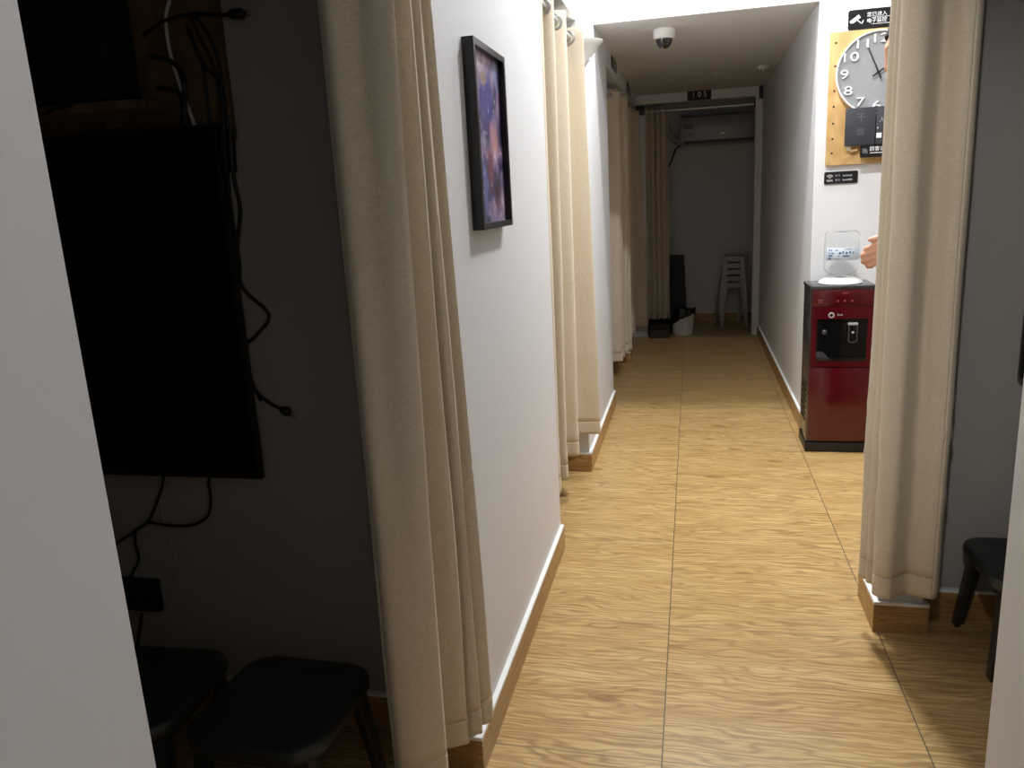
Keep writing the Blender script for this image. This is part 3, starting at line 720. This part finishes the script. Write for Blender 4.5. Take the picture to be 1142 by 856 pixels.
# ------------------------------------------------------------------ left booth: television, board, shelf, cables
WY = 1.6
t = thing('television', 'large black television on the left booth wall', 'television', (-1.70, WY, .66))
TX0, TX1, TZ0, TZ1 = -2.42, -.985, .665, 1.462
MB().box(TX0, 1.552, TZ0, TX1, 1.572, TZ1).build('bezel', MAT['bezel'], t, bevel=.003)
MB().box(TX0+.008, 1.5505, TZ0+.014, TX1-.008, 1.553, TZ1-.008).build('screen', MAT['screen'], t, smooth=0)
MB().box(TX0+.25, 1.572, TZ0+.08, TX1-.25, 1.588, TZ1-.2).build('back_case', MAT['black'], t, bevel=.004)
MB().box(-1.9, 1.588, .9, -1.5, 1.6, 1.2).build('wall_bracket', MAT['black'], t)
t = thing('plywood_board', 'brown plywood board on the booth wall above the television', 'board', (-1.6, WY, 1.47))
MB().box(-2.3, 1.585, 1.43, -.962, WY, 2.25).build('panel', MAT['ply'], t, bevel=.001)
for x, z in ((-1.035, 1.61), (-1.03, 1.9), (-2.2, 1.5)): MB().lathe([(.0,0),(.012,0),(.009,.004),(.0,.005)], (x, 1.585, z), 14, axis='y').build('knob_plug', MAT['ply'], t)
t = thing('wooden_shelf', 'rough brown shelf on the plywood board, over the television', 'shelf', (-1.5, 1.52, 1.5))
prng = random.Random(4); poly = []
xs = [-2.1+.995*k/24 for k in range(25)]
poly = [(x, 1.468+prng.uniform(-.006, .006)) for x in xs]+[(-1.105, 1.585), (-2.1, 1.585)]
MB().prism_z(poly, 1.494, 1.512).build('board', MAT['ply'], t, smooth=0)
for x in (-1.25, -1.75): MB().box(x, 1.555, 1.470, x+.03, 1.585, 1.494).build('bracket', MAT['ply'], t)
t = thing('black_case', 'tall black electronics case standing on the shelf above the television', 'electronics box', (-1.55, 1.53, 1.512))
MB().box(-1.95, 1.475, 1.518, -1.165, 1.58, 1.98).build('housing', MAT['blackm'], t, bevel=.012)
for x in (-1.85, -1.25):
    MB().box(x-.03, 1.495, 1.512, x+.03, 1.565, 1.519).build('foot', MAT['black'], t)
mb = MB()
for k in range(8): mb.box(-1.9+k*.02, 1.4735, 1.9, -1.89+k*.02, 1.4752, 1.95)
mb.build('vents', MAT['black'], t)

# cable helper: points given on the picture's own sight lines, but laid at true depth along the wall
F = 870.0
def cam_axes():
    r = math.radians(3.07); a, b = 772-571, 213-428
    tp = -(a*math.sin(r)+b*math.cos(r))/F
    down = Vector((math.sin(r), math.cos(r), tp)).normalized(); fw = Vector((a, b, F)).normalized(); rt = down.cross(fw)
    return rt, fw, -down
AX, AY, AZ = cam_axes()
def at(u, v, y):
    d = Vector((u-571, v-428, F)); w = Vector((AX.dot(d), AY.dot(d), AZ.dot(d))); k = y/w.y
    return Vector((w.x*k, y, H_CAM+w.z*k))
def cable(label, px, y=1.594, r=.004, mat='black', name='cable', plug=None, group=None):
    pts = spline([at(p[0], p[1], (p[2] if len(p) > 2 else y)) for p in px], 8)
    if plug:
        t = thing(name, label, 'cable', pts[-1], group)
        MB().tube(pts, r, 8).build('cord', MAT[mat], t, smooth=80)
        p, d = pts[-1], (pts[-1]-pts[-3]).normalized()
        MB().tube([p-d*.004, p+d*.006, p+d*plug*.8, p+d*plug], [r*1.4, r*2.6, r*2.8, r*1.8], 10).build('plug', MAT[mat], t, smooth=60)
        for s in (-1, 1):
            q = p+d*plug+Vector((0, 0, s*r*1.1)); MB().tube([q, q+d*.014], .0016, 6).build('prong', MAT['chrome'], t)
    else:
        t = tag(MB().tube(pts, r, 8).build(name, MAT[mat], None, smooth=80), label, 'cable', group)
    return t
cable('black cable with a moulded plug pointing right across the booth wall top', [(212, 16), (225, 15), (240, 17), (256, 16)], 1.578, .004, plug=.034)
cable('black cable looping out beside the television to a small plug near the curtain', [(256, 150, 1.597), (259, 180), (262, 205), (268, 235), (264, 290), (272, 322), (296, 345), (299, 358), (285, 375), (274, 388, 1.590), (277, 420), (287, 438), (302, 450), (314, 456)], 1.594, .0042, plug=.022)
cable('black cable running close along the right side of the television', [(250, 150), (256, 215), (262, 260), (268, 300), (266, 330), (270, 370), (275, 400), (283, 430), (291, 447)], 1.5945, .0035)
for lab, px in (('leftmost black cable of the hanging bundle beside the black case', [(208, 30), (218, 52), (226, 72), (230, 100), (236, 150), (238, 190)]),
                ('black cable in the middle of the bundle on the plywood board', [(213, 18), (222, 40), (236, 68), (243, 92), (244, 130), (246, 185)]),
                ('rightmost black cable of the bundle, along the plywood edge', [(217, 17), (232, 38), (243, 66), (248, 96), (254, 140), (259, 190)]),
                ('thin black cable crossing the bundle diagonally', [(210, 32), (221, 60), (230, 76), (240, 84), (247, 100), (250, 150), (253, 195)])):
    cable(lab, px, 1.579 if px[0][0] != 210 else 1.572, .0034)
cable('black cable arching from the black case into the bundle top', [(160, 40), (178, 26), (198, 18), (214, 17)], 1.568, .0036)
cable('black cable curving down from the right of the black case', [(168, 62), (190, 68), (203, 82), (206, 100), (206, 140)], 1.562, .005)
cable('black cable lying from the shelf end behind the television', [(176, 98), (196, 101), (203, 112), (206, 140)], 1.552 if False else 1.576, .0045)
cable('black cable hanging over the left shelf edge', [(38, 124), (50, 127), (62, 121), (80, 117)], 1.462, .004)
cable('white cord hanging down the plywood board beside the black case', [(189, 0), (185, 20), (188, 50), (196, 80), (206, 110), (218, 142)], 1.581, .0042, 'wcord')
cable('thin pale cord running down the bare booth wall from the black plug', [(273, 22), (276, 40), (272, 90), (266, 150), (262, 190), (257, 230)], 1.597, .0018, 'dimink')
cable('black stubby adapter cable hanging under the plywood corner', [(257, 142), (258, 165), (260, 192)], 1.574, .009)
# below the television
cable('black cable dropping from the television to the wall socket box', [(183, 524, 1.585), (180, 545), (166, 580), (152, 592), (151, 605), (155, 622), (150, 635), (144, 645)], 1.594, .0036)
cable('black cable swinging from the television to the left under the screen', [(239, 524, 1.585), (233, 536), (235, 555), (232, 575), (215, 585), (190, 586), (165, 583), (148, 594), (128, 607)], 1.588, .0034)
cable('short black cable looped against the television underside', [(178, 521, 1.58), (188, 526), (198, 526), (206, 521, 1.58)], 1.585, .0034)
cable('thin pale cord curving down below the television', [(175, 524), (176, 550), (186, 590), (196, 625), (192, 655), (184, 690), (176, 722)], 1.597, .0016, 'dimink')
t = thing('socket_box', 'black power socket box on the booth wall below the television', 'power socket', at(157, 682, 1.57))
a, b = at(130, 646, 1.578), at(178, 683, 1.578)
MB().box(a.x-.05, 1.578, b.z, b.x, 1.6, a.z).build('housing', MAT['black'], t, bevel=.004)
for k in range(2): MB().box(a.x+.01+k*.05, 1.5765, b.z+.025, a.x+.04+k*.05, 1.5785, b.z+.06).build('outlet', MAT['blackm'], t)
cable('black cable leading down from the socket box to the floor behind the stools', [(158, 684), (156, 700), (153, 722), (150, 760)], 1.585, .0045)

# ------------------------------------------------------------------ low black stools
def make_stool(label, w=.31, hgt=.274):
    t = thing('low_stool', label, 'stool', (0,0,0), 'low black plastic stools')
    n = 20; vs = []; fs = []; R = .07; hw = w/2
    def sq(s):                                                       # rounded square ring
        out = []
        for cx_, cy_, a0 in ((1,1,0),(-1,1,PI/2),(-1,-1,PI),(1,-1,1.5*PI)):
            for k in range(6):
                a = a0+k*PI/10; out.append(((hw-R)*cx_+R*math.cos(a), (hw-R)*cy_+R*math.sin(a)))
        return [(x*s, y*s) for x, y in out]
    rings = [(.0,-.008),(.25,-.0075),(.5,-.006),(.72,-.003),(.88,.0),(.955,-.001),(.99,-.006),(1,-.014),(1.0,-.026),(.985,-.031),(.9,-.030),(.0,-.028)]
    m = 24
    for s, dz in rings:
        for x, y in sq(max(s, .001)):
            saddle = .004*((x/hw)**2-(y/hw)**2)*min(1, s)*.8
            vs.append((x, y, hgt+dz+saddle))
    for i in range(len(rings)-1):
        for j in range(m): fs.append((i*m+j, i*m+(j+1) % m, (i+1)*m+(j+1) % m, (i+1)*m+j))
    MB().add(vs, fs).build('seat', MAT['stool'], t, smooth=60)
    def leg_pt(ix, iy, z):
        s = z/(hgt-.03); a = hw*.97*(1-s)+hw*.82*s
        return Vector((ix*a, iy*a, z))
    for ix in (-1, 1):
        for iy in (-1, 1):
            mb = MB(); lv = []
            for z, ww in ((0,.032),(.10,.037),(hgt-.06,.046),(hgt-.024,.064)):
                p = leg_pt(ix, iy, z)
                lv.append([(p.x, p.y, z), (p.x-ix*ww, p.y, z), (p.x-ix*ww*.96, p.y-iy*.014, z), (p.x-ix*.016, p.y-iy*.016, z), (p.x-ix*.014, p.y-iy*ww*.96, z), (p.x, p.y-iy*ww, z)])
            vv = [q for l in lv for q in l]; ff = []
            for i in range(3):
                for j in range(6): ff.append((i*6+j, i*6+(j+1) % 6, (i+1)*6+(j+1) % 6, (i+1)*6+j))
            ff += [tuple(range(6)), tuple(range(18, 24))]
            mb.add(vv, ff).build('leg', MAT['stool'], t, bevel=.002, smooth=40)
    ap = MB()
    for sgn in (-1, 1):
        q = hw*.80
        ap.box(-q, sgn*q-.004, hgt-.062, q, sgn*q+.004, hgt-.024); ap.box(sgn*q-.004, -q, hgt-.062, sgn*q+.004, q, hgt-.024)
    ap.build('apron', MAT['stool'], t, smooth=0)
    return t
s0 = make_stool('low black stool in the left booth, nearest the curtain')
s1 = copy_thing(s0, 'low black stool in the left booth, half hidden by the white wall')
s2 = copy_thing(s0, 'low black stool on the right, beside the hanging curtain')
s0.location = (-.845, 1.30, 0); s0.rotation_euler.z = math.radians(-2)
s1.location = (-1.195, 1.30, 0); s1.rotation_euler.z = math.radians(3)
s2.location = (.895, 2.145, 0); s2.rotation_euler.z = math.radians(1)

# television on the right booth wall, only its lower left corner shows
c = at(1137, 422, 2.28)
t = thing('television', 'black television on the right booth wall, cut by the photo edge', 'television', (c.x+.4, 2.32, c.z))
MB().box(c.x, 2.275, c.z, c.x+.95, 2.297, c.z+.54).build('bezel', MAT['bezel'], t, bevel=.003)
MB().box(c.x+.008, 2.2735, c.z+.012, c.x+.942, 2.276, c.z+.532).build('screen', MAT['screen'], t, smooth=0)
MB().box(c.x+.25, 2.297, c.z+.1, c.x+.7, 2.32, c.z+.4).build('wall_bracket', MAT['black'], t)

# ------------------------------------------------------------------ far room
AX0, AX1, AZ0, AZ1 = -.105, .72, 1.68, 1.945
t = thing('air_conditioner', 'white split air conditioner on the far wall behind the doorway', 'air conditioner', ((AX0+AX1)/2, 7.95, AZ0))
prof = [(7.95,AZ0+.02),(7.82,AZ0),(7.755,AZ0+.035),(7.742,AZ0+.07),(7.738,AZ1-.045),(7.748,AZ1-.012),(7.77,AZ1),(7.95,AZ1)]
n = len(prof); vs = [(x, y, z) for x in (AX0, AX1) for y, z in prof]
MB().add(vs, [tuple(range(n)), tuple(range(2*n-1, n-1, -1))]+[(i, i+n, (i+1) % n+n, (i+1) % n) for i in range(n)]).build('housing', MAT['acw'], t, bevel=.004, smooth=30)
MB().box(AX0+.03, 7.752, AZ0+.018, AX1-.03, 7.79, AZ0+.045).build('air_outlet', MAT['slate'], t, bevel=.003)
MB().box(AX0+.02, 7.735, AZ0+.075, AX1-.02, 7.7395, AZ1-.06).build('front_panel', MAT['acw'], t, bevel=.002)
MB().box(AX0+.03, 7.7335, AZ1-.118, AX0+.11, 7.7355, AZ1-.075).build('energy_sticker', MAT['greyink'], t, smooth=0)
MB().box(AX0+.07, 7.7335, AZ0+.095, AX0+.115, 7.7355, AZ0+.108).build('spec_sticker', MAT['greyink'], t, smooth=0)
MB().box(.25, 7.733, AZ0+.085, .29, 7.7355, AZ0+.1).build('badge', MAT['clockwhite'], t, smooth=0)
hp = spline([(AX0-.005, 7.85, 1.72), (-.14, 7.85, 1.735), (-.19, 7.87, 1.78), (-.235, 7.89, 1.87), (-.27, 7.90, 1.98)], 6)
MB().tube(hp, .027, 12).build('hose', MAT['hose'], t, smooth=60)
cable('black power cord hanging left of the white air conditioner', [(761, 162, 7.85), (754, 166, 7.9), (750, 176, 7.93), (747, 183, 7.935), (742, 187, 7.94), (730, 188, 7.94)], 7.93, .007)

# nested stools against the far wall
def make_stack_stool():
    t = thing('stacking_stool', 'x', 'stool', (0,0,0), 'stacked grey white stools')
    hh = .41; st, sb = .088, .132
    MB().prism_z([(x*st, y*st) for x, y in ((1,.7),(.7,1),(-.7,1),(-1,.7),(-1,-.7),(-.7,-1),(.7,-1),(1,-.7))], hh-.012, hh).build('seat', MAT['stack'], t, bevel=.003)
    def a_at(z): return st+(sb-st)*(hh-.006-z)/(hh-.006)
    sk = MB()
    for k in range(4):
        c_, s_ = round(math.cos(k*PI/2)), round(math.sin(k*PI/2))
        rot = lambda u, v: (c_*u-s_*v, s_*u+c_*v)
        z0, z1 = hh-.045, hh-.008; a0, a1 = a_at(z0), a_at(z1)
        b_ = [rot(a0, -a0*.7), rot(a0, a0*.7), rot(a0-.006, a0*.7), rot(a0-.006, -a0*.7)]; t_ = [rot(a1, -a1*.7), rot(a1, a1*.7), rot(a1-.006, a1*.7), rot(a1-.006, -a1*.7)]
        sk.hexa([(x, y, z0) for x, y in b_], [(x, y, z1) for x, y in t_])
    sk.build('skirt', MAT['stack'], t, smooth=0)
    for ix in (-1, 1):
        for iy in (-1, 1):
            mb = MB(); lv = []
            for z, w in ((0,.026),(.25,.029),(hh-.01,.036)):
                a = a_at(z)
                lv += [(ix*a, iy*a, z), (ix*(a-w), iy*a, z), (ix*(a-w), iy*(a-.006), z), (ix*(a-.006), iy*(a-.006), z), (ix*(a-.006), iy*(a-w), z), (ix*a, iy*(a-w), z)]
            ff = []
            for i in range(2):
                for j in range(6): ff.append((i*6+j, i*6+(j+1) % 6, (i+1)*6+(j+1) % 6, (i+1)*6+j))
            ff += [tuple(range(6)), tuple(range(12, 18))]
            mb.add(lv, ff).build('leg', MAT['stack'], t, bevel=.0015, smooth=40)
    return t
labs = ['grey white stool at the bottom of the stack by the far wall', 'second stool from the bottom in the grey white stack', 'middle stool in the grey white stack by the far wall',
        'second stool from the top of the grey white stack', 'grey white stool on top of the stack by the far wall']
k0 = make_stack_stool()
for i, lab in enumerate(labs):
    o = k0 if i == 0 else copy_thing(k0)
    o['label'] = lab; o.location = (.360+.006*i, 7.73-.004*i, .062*i); o.rotation_euler.z = math.radians(14-4.5*i)

# bin with a black bag
bx_, by_ = -.085, 7.20
t = thing('waste_bin', 'white ribbed waste bin on the floor at the far doorway', 'bin', (bx_, by_+.03, 0))
n = 96; vs = []; fs = []
lv = [(0,.082),(.006,.088),(.03,.090),(.20,.104),(.205,.104),(.205,.098),(.02,.082)]
for z, r in lv:
    for k in range(n):
        a = 2*PI*k/n; rr = r-(.0035 if (k % 4 in (0, 1) and .006 < z < .204) else 0)
        vs.append((bx_+rr*math.cos(a), by_+.03+rr*math.sin(a), z))
for i in range(len(lv)-1):
    for k in range(n): fs.append((i*n+k, i*n+(k+1) % n, (i+1)*n+(k+1) % n, (i+1)*n+k))
fs += [tuple(range(n-1, -1, -1)), tuple((len(lv)-1)*n+k for k in range(n))]
MB().add(vs, fs).build('bucket', MAT['dwhite'], t, smooth=20)
vs = []; fs = []; n = 64
rings = [(.195,.094,0),(.212,.100,0),(.216,.108,.4),(.19,.114,1),(.15,.116,1),(.10,.114,1)]
for z, r, k_ in rings:
    for k in range(n):
        a = 2*PI*k/n; drop = (.5-.5*math.cos(a+.5)) if k_ else 0             # hangs lowest at the left
        nzv = mnoise.noise(Vector((math.cos(a)*3, math.sin(a)*3, z*20)))
        zz = z if k_ < 1 else .208-(.208-z)*(.12+1.25*drop)
        rr = r+.012*nzv+(.012*k_*drop)
        vs.append((bx_+rr*math.cos(a), by_+.03+rr*math.sin(a), zz+.02*nzv*(1 if k_ else .3)+(.022 if k_ == .4 else 0)*(1-drop)))
for i in range(len(rings)-1):
    for k in range(n): fs.append((i*n+k, i*n+(k+1) % n, (i+1)*n+(k+1) % n, (i+1)*n+k))
ob = MB().add(vs, fs).build('bin_bag', MAT['bag'], t, smooth=50)
so = ob.modifiers.new('thickness', 'SOLIDIFY'); so.thickness = .003; so.offset = 1
# leaning black panel and the dark box on the floor
t = thing('folded_table', 'tall black folded board standing behind the waste bin', 'folded board', (-.17, 7.5, 0))
MB().hexa([(-.32,7.46,.0),(-.045,7.46,.0),(-.045,7.53,.0),(-.32,7.53,.0)], [(-.32,7.50,.70),(-.075,7.50,.70),(-.075,7.57,.70),(-.32,7.57,.70)]).build('pad', MAT['blackm'], t, bevel=.012)
MB().hexa([(-.31,7.53,.0),(-.055,7.53,.0),(-.055,7.55,.0),(-.31,7.55,.0)], [(-.31,7.572,.68),(-.085,7.572,.68),(-.085,7.59,.68),(-.31,7.59,.68)]).build('back_board', MAT['black'], t, bevel=.003)
MB().tube([(-.24,7.475,.50),(-.24,7.445,.49),(-.14,7.445,.49),(-.14,7.475,.50)], .007, 8).build('handle', MAT['black'], t)
t = thing('dark_box', 'low dark brown and black box on the floor under the doorway curtain', 'box', (-.27, 7.12, 0))
MB().box(-.375, 7.03, 0, -.20, 7.115, .075).build('tray', MAT['mat_'], t, bevel=.006)
MB().box(-.378, 7.026, .075, -.197, 7.118, .125).build('lid', MAT['blackm'], t, bevel=.006)

# ------------------------------------------------------------------ the person behind the right curtain, facing left
def remesh(mb, name, voxel, smooth_it=6):
    me = mb.mesh(name, smooth=0); o = bpy.data.objects.new('tmp', me); C.objects.link(o)
    r = o.modifiers.new('r', 'REMESH'); r.mode = 'VOXEL'; r.voxel_size = voxel; r.use_smooth_shade = True
    s = o.modifiers.new('s', 'SMOOTH'); s.iterations = smooth_it; s.factor = .5
    dg = bpy.context.evaluated_depsgraph_get(); dg.update()
    out = bpy.data.meshes.new_from_object(o.evaluated_get(dg)); out.name = name
    bpy.data.objects.remove(o); bpy.data.meshes.remove(me)
    return out
PX, PYp = .80, 2.76
per = thing('person', 'person with short dark hair facing left, hand raised, half hidden behind the right curtain', 'person', (PX+.02, PYp, 0))
def chain(mb, pts, rs):
    for i in range(len(pts)-1): mb.capsule(pts[i], pts[i+1], rs[i], rs[i+1])
HC = Vector((.676, 2.745, 1.656)); HR = Matrix.Rotation(math.radians(-14), 3, 'Y')                                   # head centre
def head(mb):
    nu, nv = 72, 56; vs = []; fs = []
    g = lambda x, s: math.exp(-(x/s)**2)
    for i in range(nv+1):
        th = PI*i/nv
        for j in range(nu):
            ph = 2*PI*j/nu; d = Vector((math.sin(th)*math.cos(ph), math.sin(th)*math.sin(ph), math.cos(th)))
            x, y, z = d.x*.094, d.y*.075, d.z*.118
            if d.z < 0: y *= 1-.30*(-d.z)**1.5; x *= 1-.10*(-d.z)
            if d.x > 0 and d.z < 0: x *= 1-.35*(-d.z)
            if d.x < 0:                                              # the face looks along -X
                f = min(1, -d.x*1.6); zz = z; yy = y
                x -= f*.010*g(zz-.030, .02)*g(yy, .05)               # brow
                x += f*.012*(g(yy-.032, .014)+g(yy+.032, .014))*g(zz-.006, .014)   # eye sockets
                nose = 0
                if -.045 < zz < .022: nose = (.022-zz)/.058; nose = min(1, nose)*(1 if zz > -.036 else max(0, (zz+.045)/.009))
                x -= .028*nose*g(yy, .011+.006*max(0, nose))
                x -= f*.005*g(zz+.026, .012)*g(abs(yy)-.04, .02)     # cheeks
                x -= f*.008*g(zz+.062, .007)*g(yy, .022)+f*.008*g(zz+.076, .007)*g(yy, .02)   # lips
                x += f*.004*g(zz+.069, .003)*g(yy, .024)
                x -= f*.012*g(zz+.102, .016)*g(yy, .025)             # chin
            vs.append(HC+HR @ Vector((x, y, z)))
    for i in range(nv):
        for j in range(nu): fs.append((i*nu+j, (i+1)*nu+j, (i+1)*nu+(j+1) % nu, i*nu+(j+1) % nu))
    mb.add(vs, fs)
    for s in (-1, 1): mb.sphere(HC+HR @ Vector((.012, s*.073, -.005)), (.018, .008, .030), 14)
b = MB(); head(b)
chain(b, [(.705,2.752,1.60),(.745,2.76,1.48)], [.054,.058])           # neck
def torso(mb, grow, zs0):
    prof = [(z, rx+grow, ry+grow, cx) for z, rx, ry, cx in ((.86,.112,.165,.80),(.94,.118,.170,.80),(1.04,.108,.155,.80),(1.15,.106,.155,.80),(1.26,.112,.168,.797),(1.36,.112,.178,.793),(1.42,.098,.165,.785),(1.465,.070,.110,.772),(1.50,.052,.062,.755)) if z >= zs0]
    vs = []; n = 40
    for z, rx, ry, cx in prof:
        for k in range(n):
            a = 2*PI*k/n; c_, s_ = math.cos(a), math.sin(a)
            vs.append((cx+rx*math.copysign(abs(c_)**.85, c_), PYp+ry*math.copysign(abs(s_)**.85, s_), z))
    fs = [(i*n+k, i*n+(k+1) % n, (i+1)*n+(k+1) % n, (i+1)*n+k) for i in range(len(prof)-1) for k in range(n)]
    fs += [tuple(range(n-1, -1, -1)), tuple((len(prof)-1)*n+k for k in range(n))]
    mb.add(vs, fs)
torso(b, -.006, .86)
for s in (-1, 1): chain(b, [(.765,PYp+s*.06,1.455),(.79,PYp+s*.172,1.415)], [.05,.052])
for s in (-1, 1): chain(b, [(.80,PYp+s*.085,.95),(.79,PYp+s*.10,.50),(.81,PYp+s*.105,.09)], [.085,.058,.038])
for s in (-1, 1): chain(b, [(.82,PYp+s*.105,.05),(.71,PYp+s*.115,.035)], [.038,.030])
# arm nearest the camera: bent, hand held in front of the waist; the other hangs
W1 = Vector((.640,2.635,1.047)); E1 = Vector((.845,2.545,1.10))
chain(b, [(.79,PYp-.175,1.40),E1], [.052,.040]); chain(b, [E1,W1], [.039,.027])
chain(b, [(.80,PYp+.175,1.40),(.84,PYp+.20,1.12),(.78,PYp+.19,.88)], [.05,.04,.027])
chain(b, [(.78,PYp+.19,.88),(.768,PYp+.185,.80)], [.030,.024])
for k in range(4): chain(b, [(.752+.018*k,PYp+.188,.80),(.746+.019*k,PYp+.183,.755),(.748+.018*k,PYp+.172,.722)], [.011,.009,.0075])
chain(b, [(.752,PYp+.182,.84),(.728,PYp+.172,.80),(.728,PYp+.162,.775)], [.013,.010,.008])
# near hand: back of the hand to the camera, knuckles forward, fingers curled back under
def near_hand(b):
    fwd = Vector((-1, -.05, .08)).normalized(); up = Vector((.06, -.12, 1)).normalized(); out = fwd.cross(up).normalized()   # out = towards the camera side
    if out.y > 0: out = -out
    kn = W1+fwd*.082
    rr = [(.027, .0095, 0), (.009, .0098, .004), (-.010, .0095, .002), (-.028, .0085, -.006)]
    L = [(.036,.024,.018), (.040,.027,.019), (.037,.025,.018), (.030,.019,.016)]
    for (h, r, f), (l1, l2, l3) in zip(rr, L):
        root = W1+up*h*.55+fwd*.008; k_ = kn+up*h+fwd*f+out*.004
        b.capsule(root, k_, .014, .0125, 10)
        d1 = (fwd*.52-up*.32-out*.55).normalized(); p1 = k_+d1*l1*.72
        d1 = (fwd*.75-up*.42-out*.30).normalized(); p1 = k_+d1*l1
        d2 = (-fwd*.15-up*.30-out*.95).normalized(); p2 = p1+d2*l2
        d3 = (-fwd*.92-up*.05-out*.35).normalized(); p3 = p2+d3*l3
        d2 = -d2 if d2.y < 0 else d2
        p2 = p1+Vector((d2.x, abs(d2.y), d2.z))*l2; p3 = p2+d3*l3
        b.capsule(k_, p1, r+.001, r, 10); b.capsule(p1, p2, r, r-.001, 10); b.capsule(p2, p3, r-.001, r-.002, 10)
    # thumb from the upper side near the wrist
    t0 = W1+up*.018+fwd*.018; t1 = W1+up*.046+fwd*.052; t2 = t1+fwd*.034+up*.002; t3 = t2+fwd*.022-up*.008
    b.capsule(t0, t1, .0145, .0115, 10); b.capsule(t1, t2, .0115, .0100, 10); b.capsule(t2, t3, .0100, .0080, 10)
near_hand(b)
body = remesh(b, 'body', .0042, 3); obj('body', body, MAT['skin'], per)
# hair cap
hb = MB(); nu, nv = 64, 40; vs = []; fs = []
for i in range(nv+1):
    th = PI*.60*i/nv
    for j in range(nu):
        ph = 2*PI*j/nu; d = Vector((math.sin(th)*math.cos(ph), math.sin(th)*math.sin(ph), math.cos(th)))
        front = max(0, -d.x); t_ = th*(1-.46*front**1.1+.05*mnoise.noise(Vector((math.cos(ph)*7, math.sin(ph)*7, 2.0))))
        d = Vector((math.sin(t_)*math.cos(ph), math.sin(t_)*math.sin(ph), math.cos(t_)))
        nn = 1.01+.05*mnoise.noise(Vector((d.x*6, d.y*16, d.z*6)))+.025*mnoise.noise(Vector((d.x*14, d.y*40, d.z*14)))
        vs.append(HC+HR @ Vector((d.x*.104*nn+.002, d.y*.085*nn, d.z*.129*nn)))
for i in range(nv):
    for j in range(nu): fs.append((i*nu+j, (i+1)*nu+j, (i+1)*nu+(j+1) % nu, i*nu+(j+1) % nu))
ho = hb.add(vs, fs).build('hair', MAT['hair'], per, smooth=80)
sm = ho.modifiers.new('thickness', 'SOLIDIFY'); sm.thickness = .010; sm.offset = -1
for s in (-1, 1):
    e = HC+HR @ Vector((-.073, s*.031, .006)); ey = MB().sphere(e, .0115, 16).build('eye', MAT['eye'], per, smooth=80)
    MB().sphere(e+HR @ Vector((-.0085, 0, -.001)), .0055, 12).build('iris', MAT['iris'], ey, smooth=80)
    MB().tube(spline([HC+HR @ Vector((-.093, s*.014, .026)), HC+HR @ Vector((-.091, s*.030, .031)), HC+HR @ Vector((-.078, s*.050, .026))], 4), [.0035]*9, 8).build('eyebrow', MAT['hair'], per, smooth=80)
MB().tube(spline([HC+HR @ Vector((-.082, -.020, -.069)), HC+HR @ Vector((-.096, 0, -.068)), HC+HR @ Vector((-.082, .020, -.069))], 4), .004, 8).build('lips', MAT['lip'], per, smooth=80)
sh = MB()
chain(sh, [(.745,2.76,1.455),(.755,2.76,1.435)], [.066,.085])
torso(sh, .008, .86)
for s in (-1, 1): chain(sh, [(.765,PYp+s*.06,1.450),(.79,PYp+s*.170,1.412)], [.062,.064])
chain(sh, [(.79,PYp-.172,1.40),E1], [.064,.052]); chain(sh, [E1,W1+(E1-W1)*.06], [.052,.036])
chain(sh, [(.80,PYp+.172,1.40),(.84,PYp+.20,1.12),(.785,PYp+.19,.92)], [.064,.052,.038])
obj('shirt', remesh(sh, 'shirt', .007, 5), MAT['shirt'], per)
tr = MB()
chain(tr, [(.80,2.71,.94),(.80,2.81,.94)], [.115,.115])
for s in (-1, 1): chain(tr, [(.80,PYp+s*.075,.92),(.79,PYp+s*.10,.50),(.81,PYp+s*.105,.09)], [.105,.075,.062])
obj('trousers', remesh(tr, 'trousers', .008, 5), MAT['trousers'], per)
for s in (-1, 1):
    mb = MB(); mb.capsule((.835,PYp+s*.105,.045), (.70,PYp+s*.117,.036), .044, .035); mb.box(.69, PYp+s*.112-.036, 0.0, .86, PYp+s*.112+.036, .022)
    me = remesh(mb, 'shoe', .005, 4)
    for v in me.vertices: v.co.z = max(0, v.co.z)
    obj('shoe', me, MAT['shoe'], per)

# ------------------------------------------------------------------ camera, world, view
cd = bpy.data.cameras.new('camera'); co = bpy.data.objects.new('camera', cd); C.objects.link(co)
cd.sensor_fit = 'HORIZONTAL'; cd.sensor_width = 36; cd.lens = F/1142*36; cd.clip_start = .02
# camera axes in the world: columns right, up, back
rt = Vector((AX.x, AY.x, AZ.x)); dn = Vector((AX.y, AY.y, AZ.y)); fwv = Vector((AX.z, AY.z, AZ.z))
m3 = Matrix((rt, -dn, -fwv)).transposed()
co.matrix_world = Matrix.Translation((0, 0, H_CAM)) @ m3.to_4x4()
S.camera = co
w = bpy.data.worlds.new('world'); S.world = w; w.use_nodes = True
w.node_tree.nodes['Background'].inputs['Color'].default_value = (.02,.02,.02,1)
S.view_settings.view_transform = 'Standard'; S.view_settings.look = 'None'; S.view_settings.gamma = 1
S.view_settings.use_curve_mapping = False; S.view_settings.exposure = 0.05
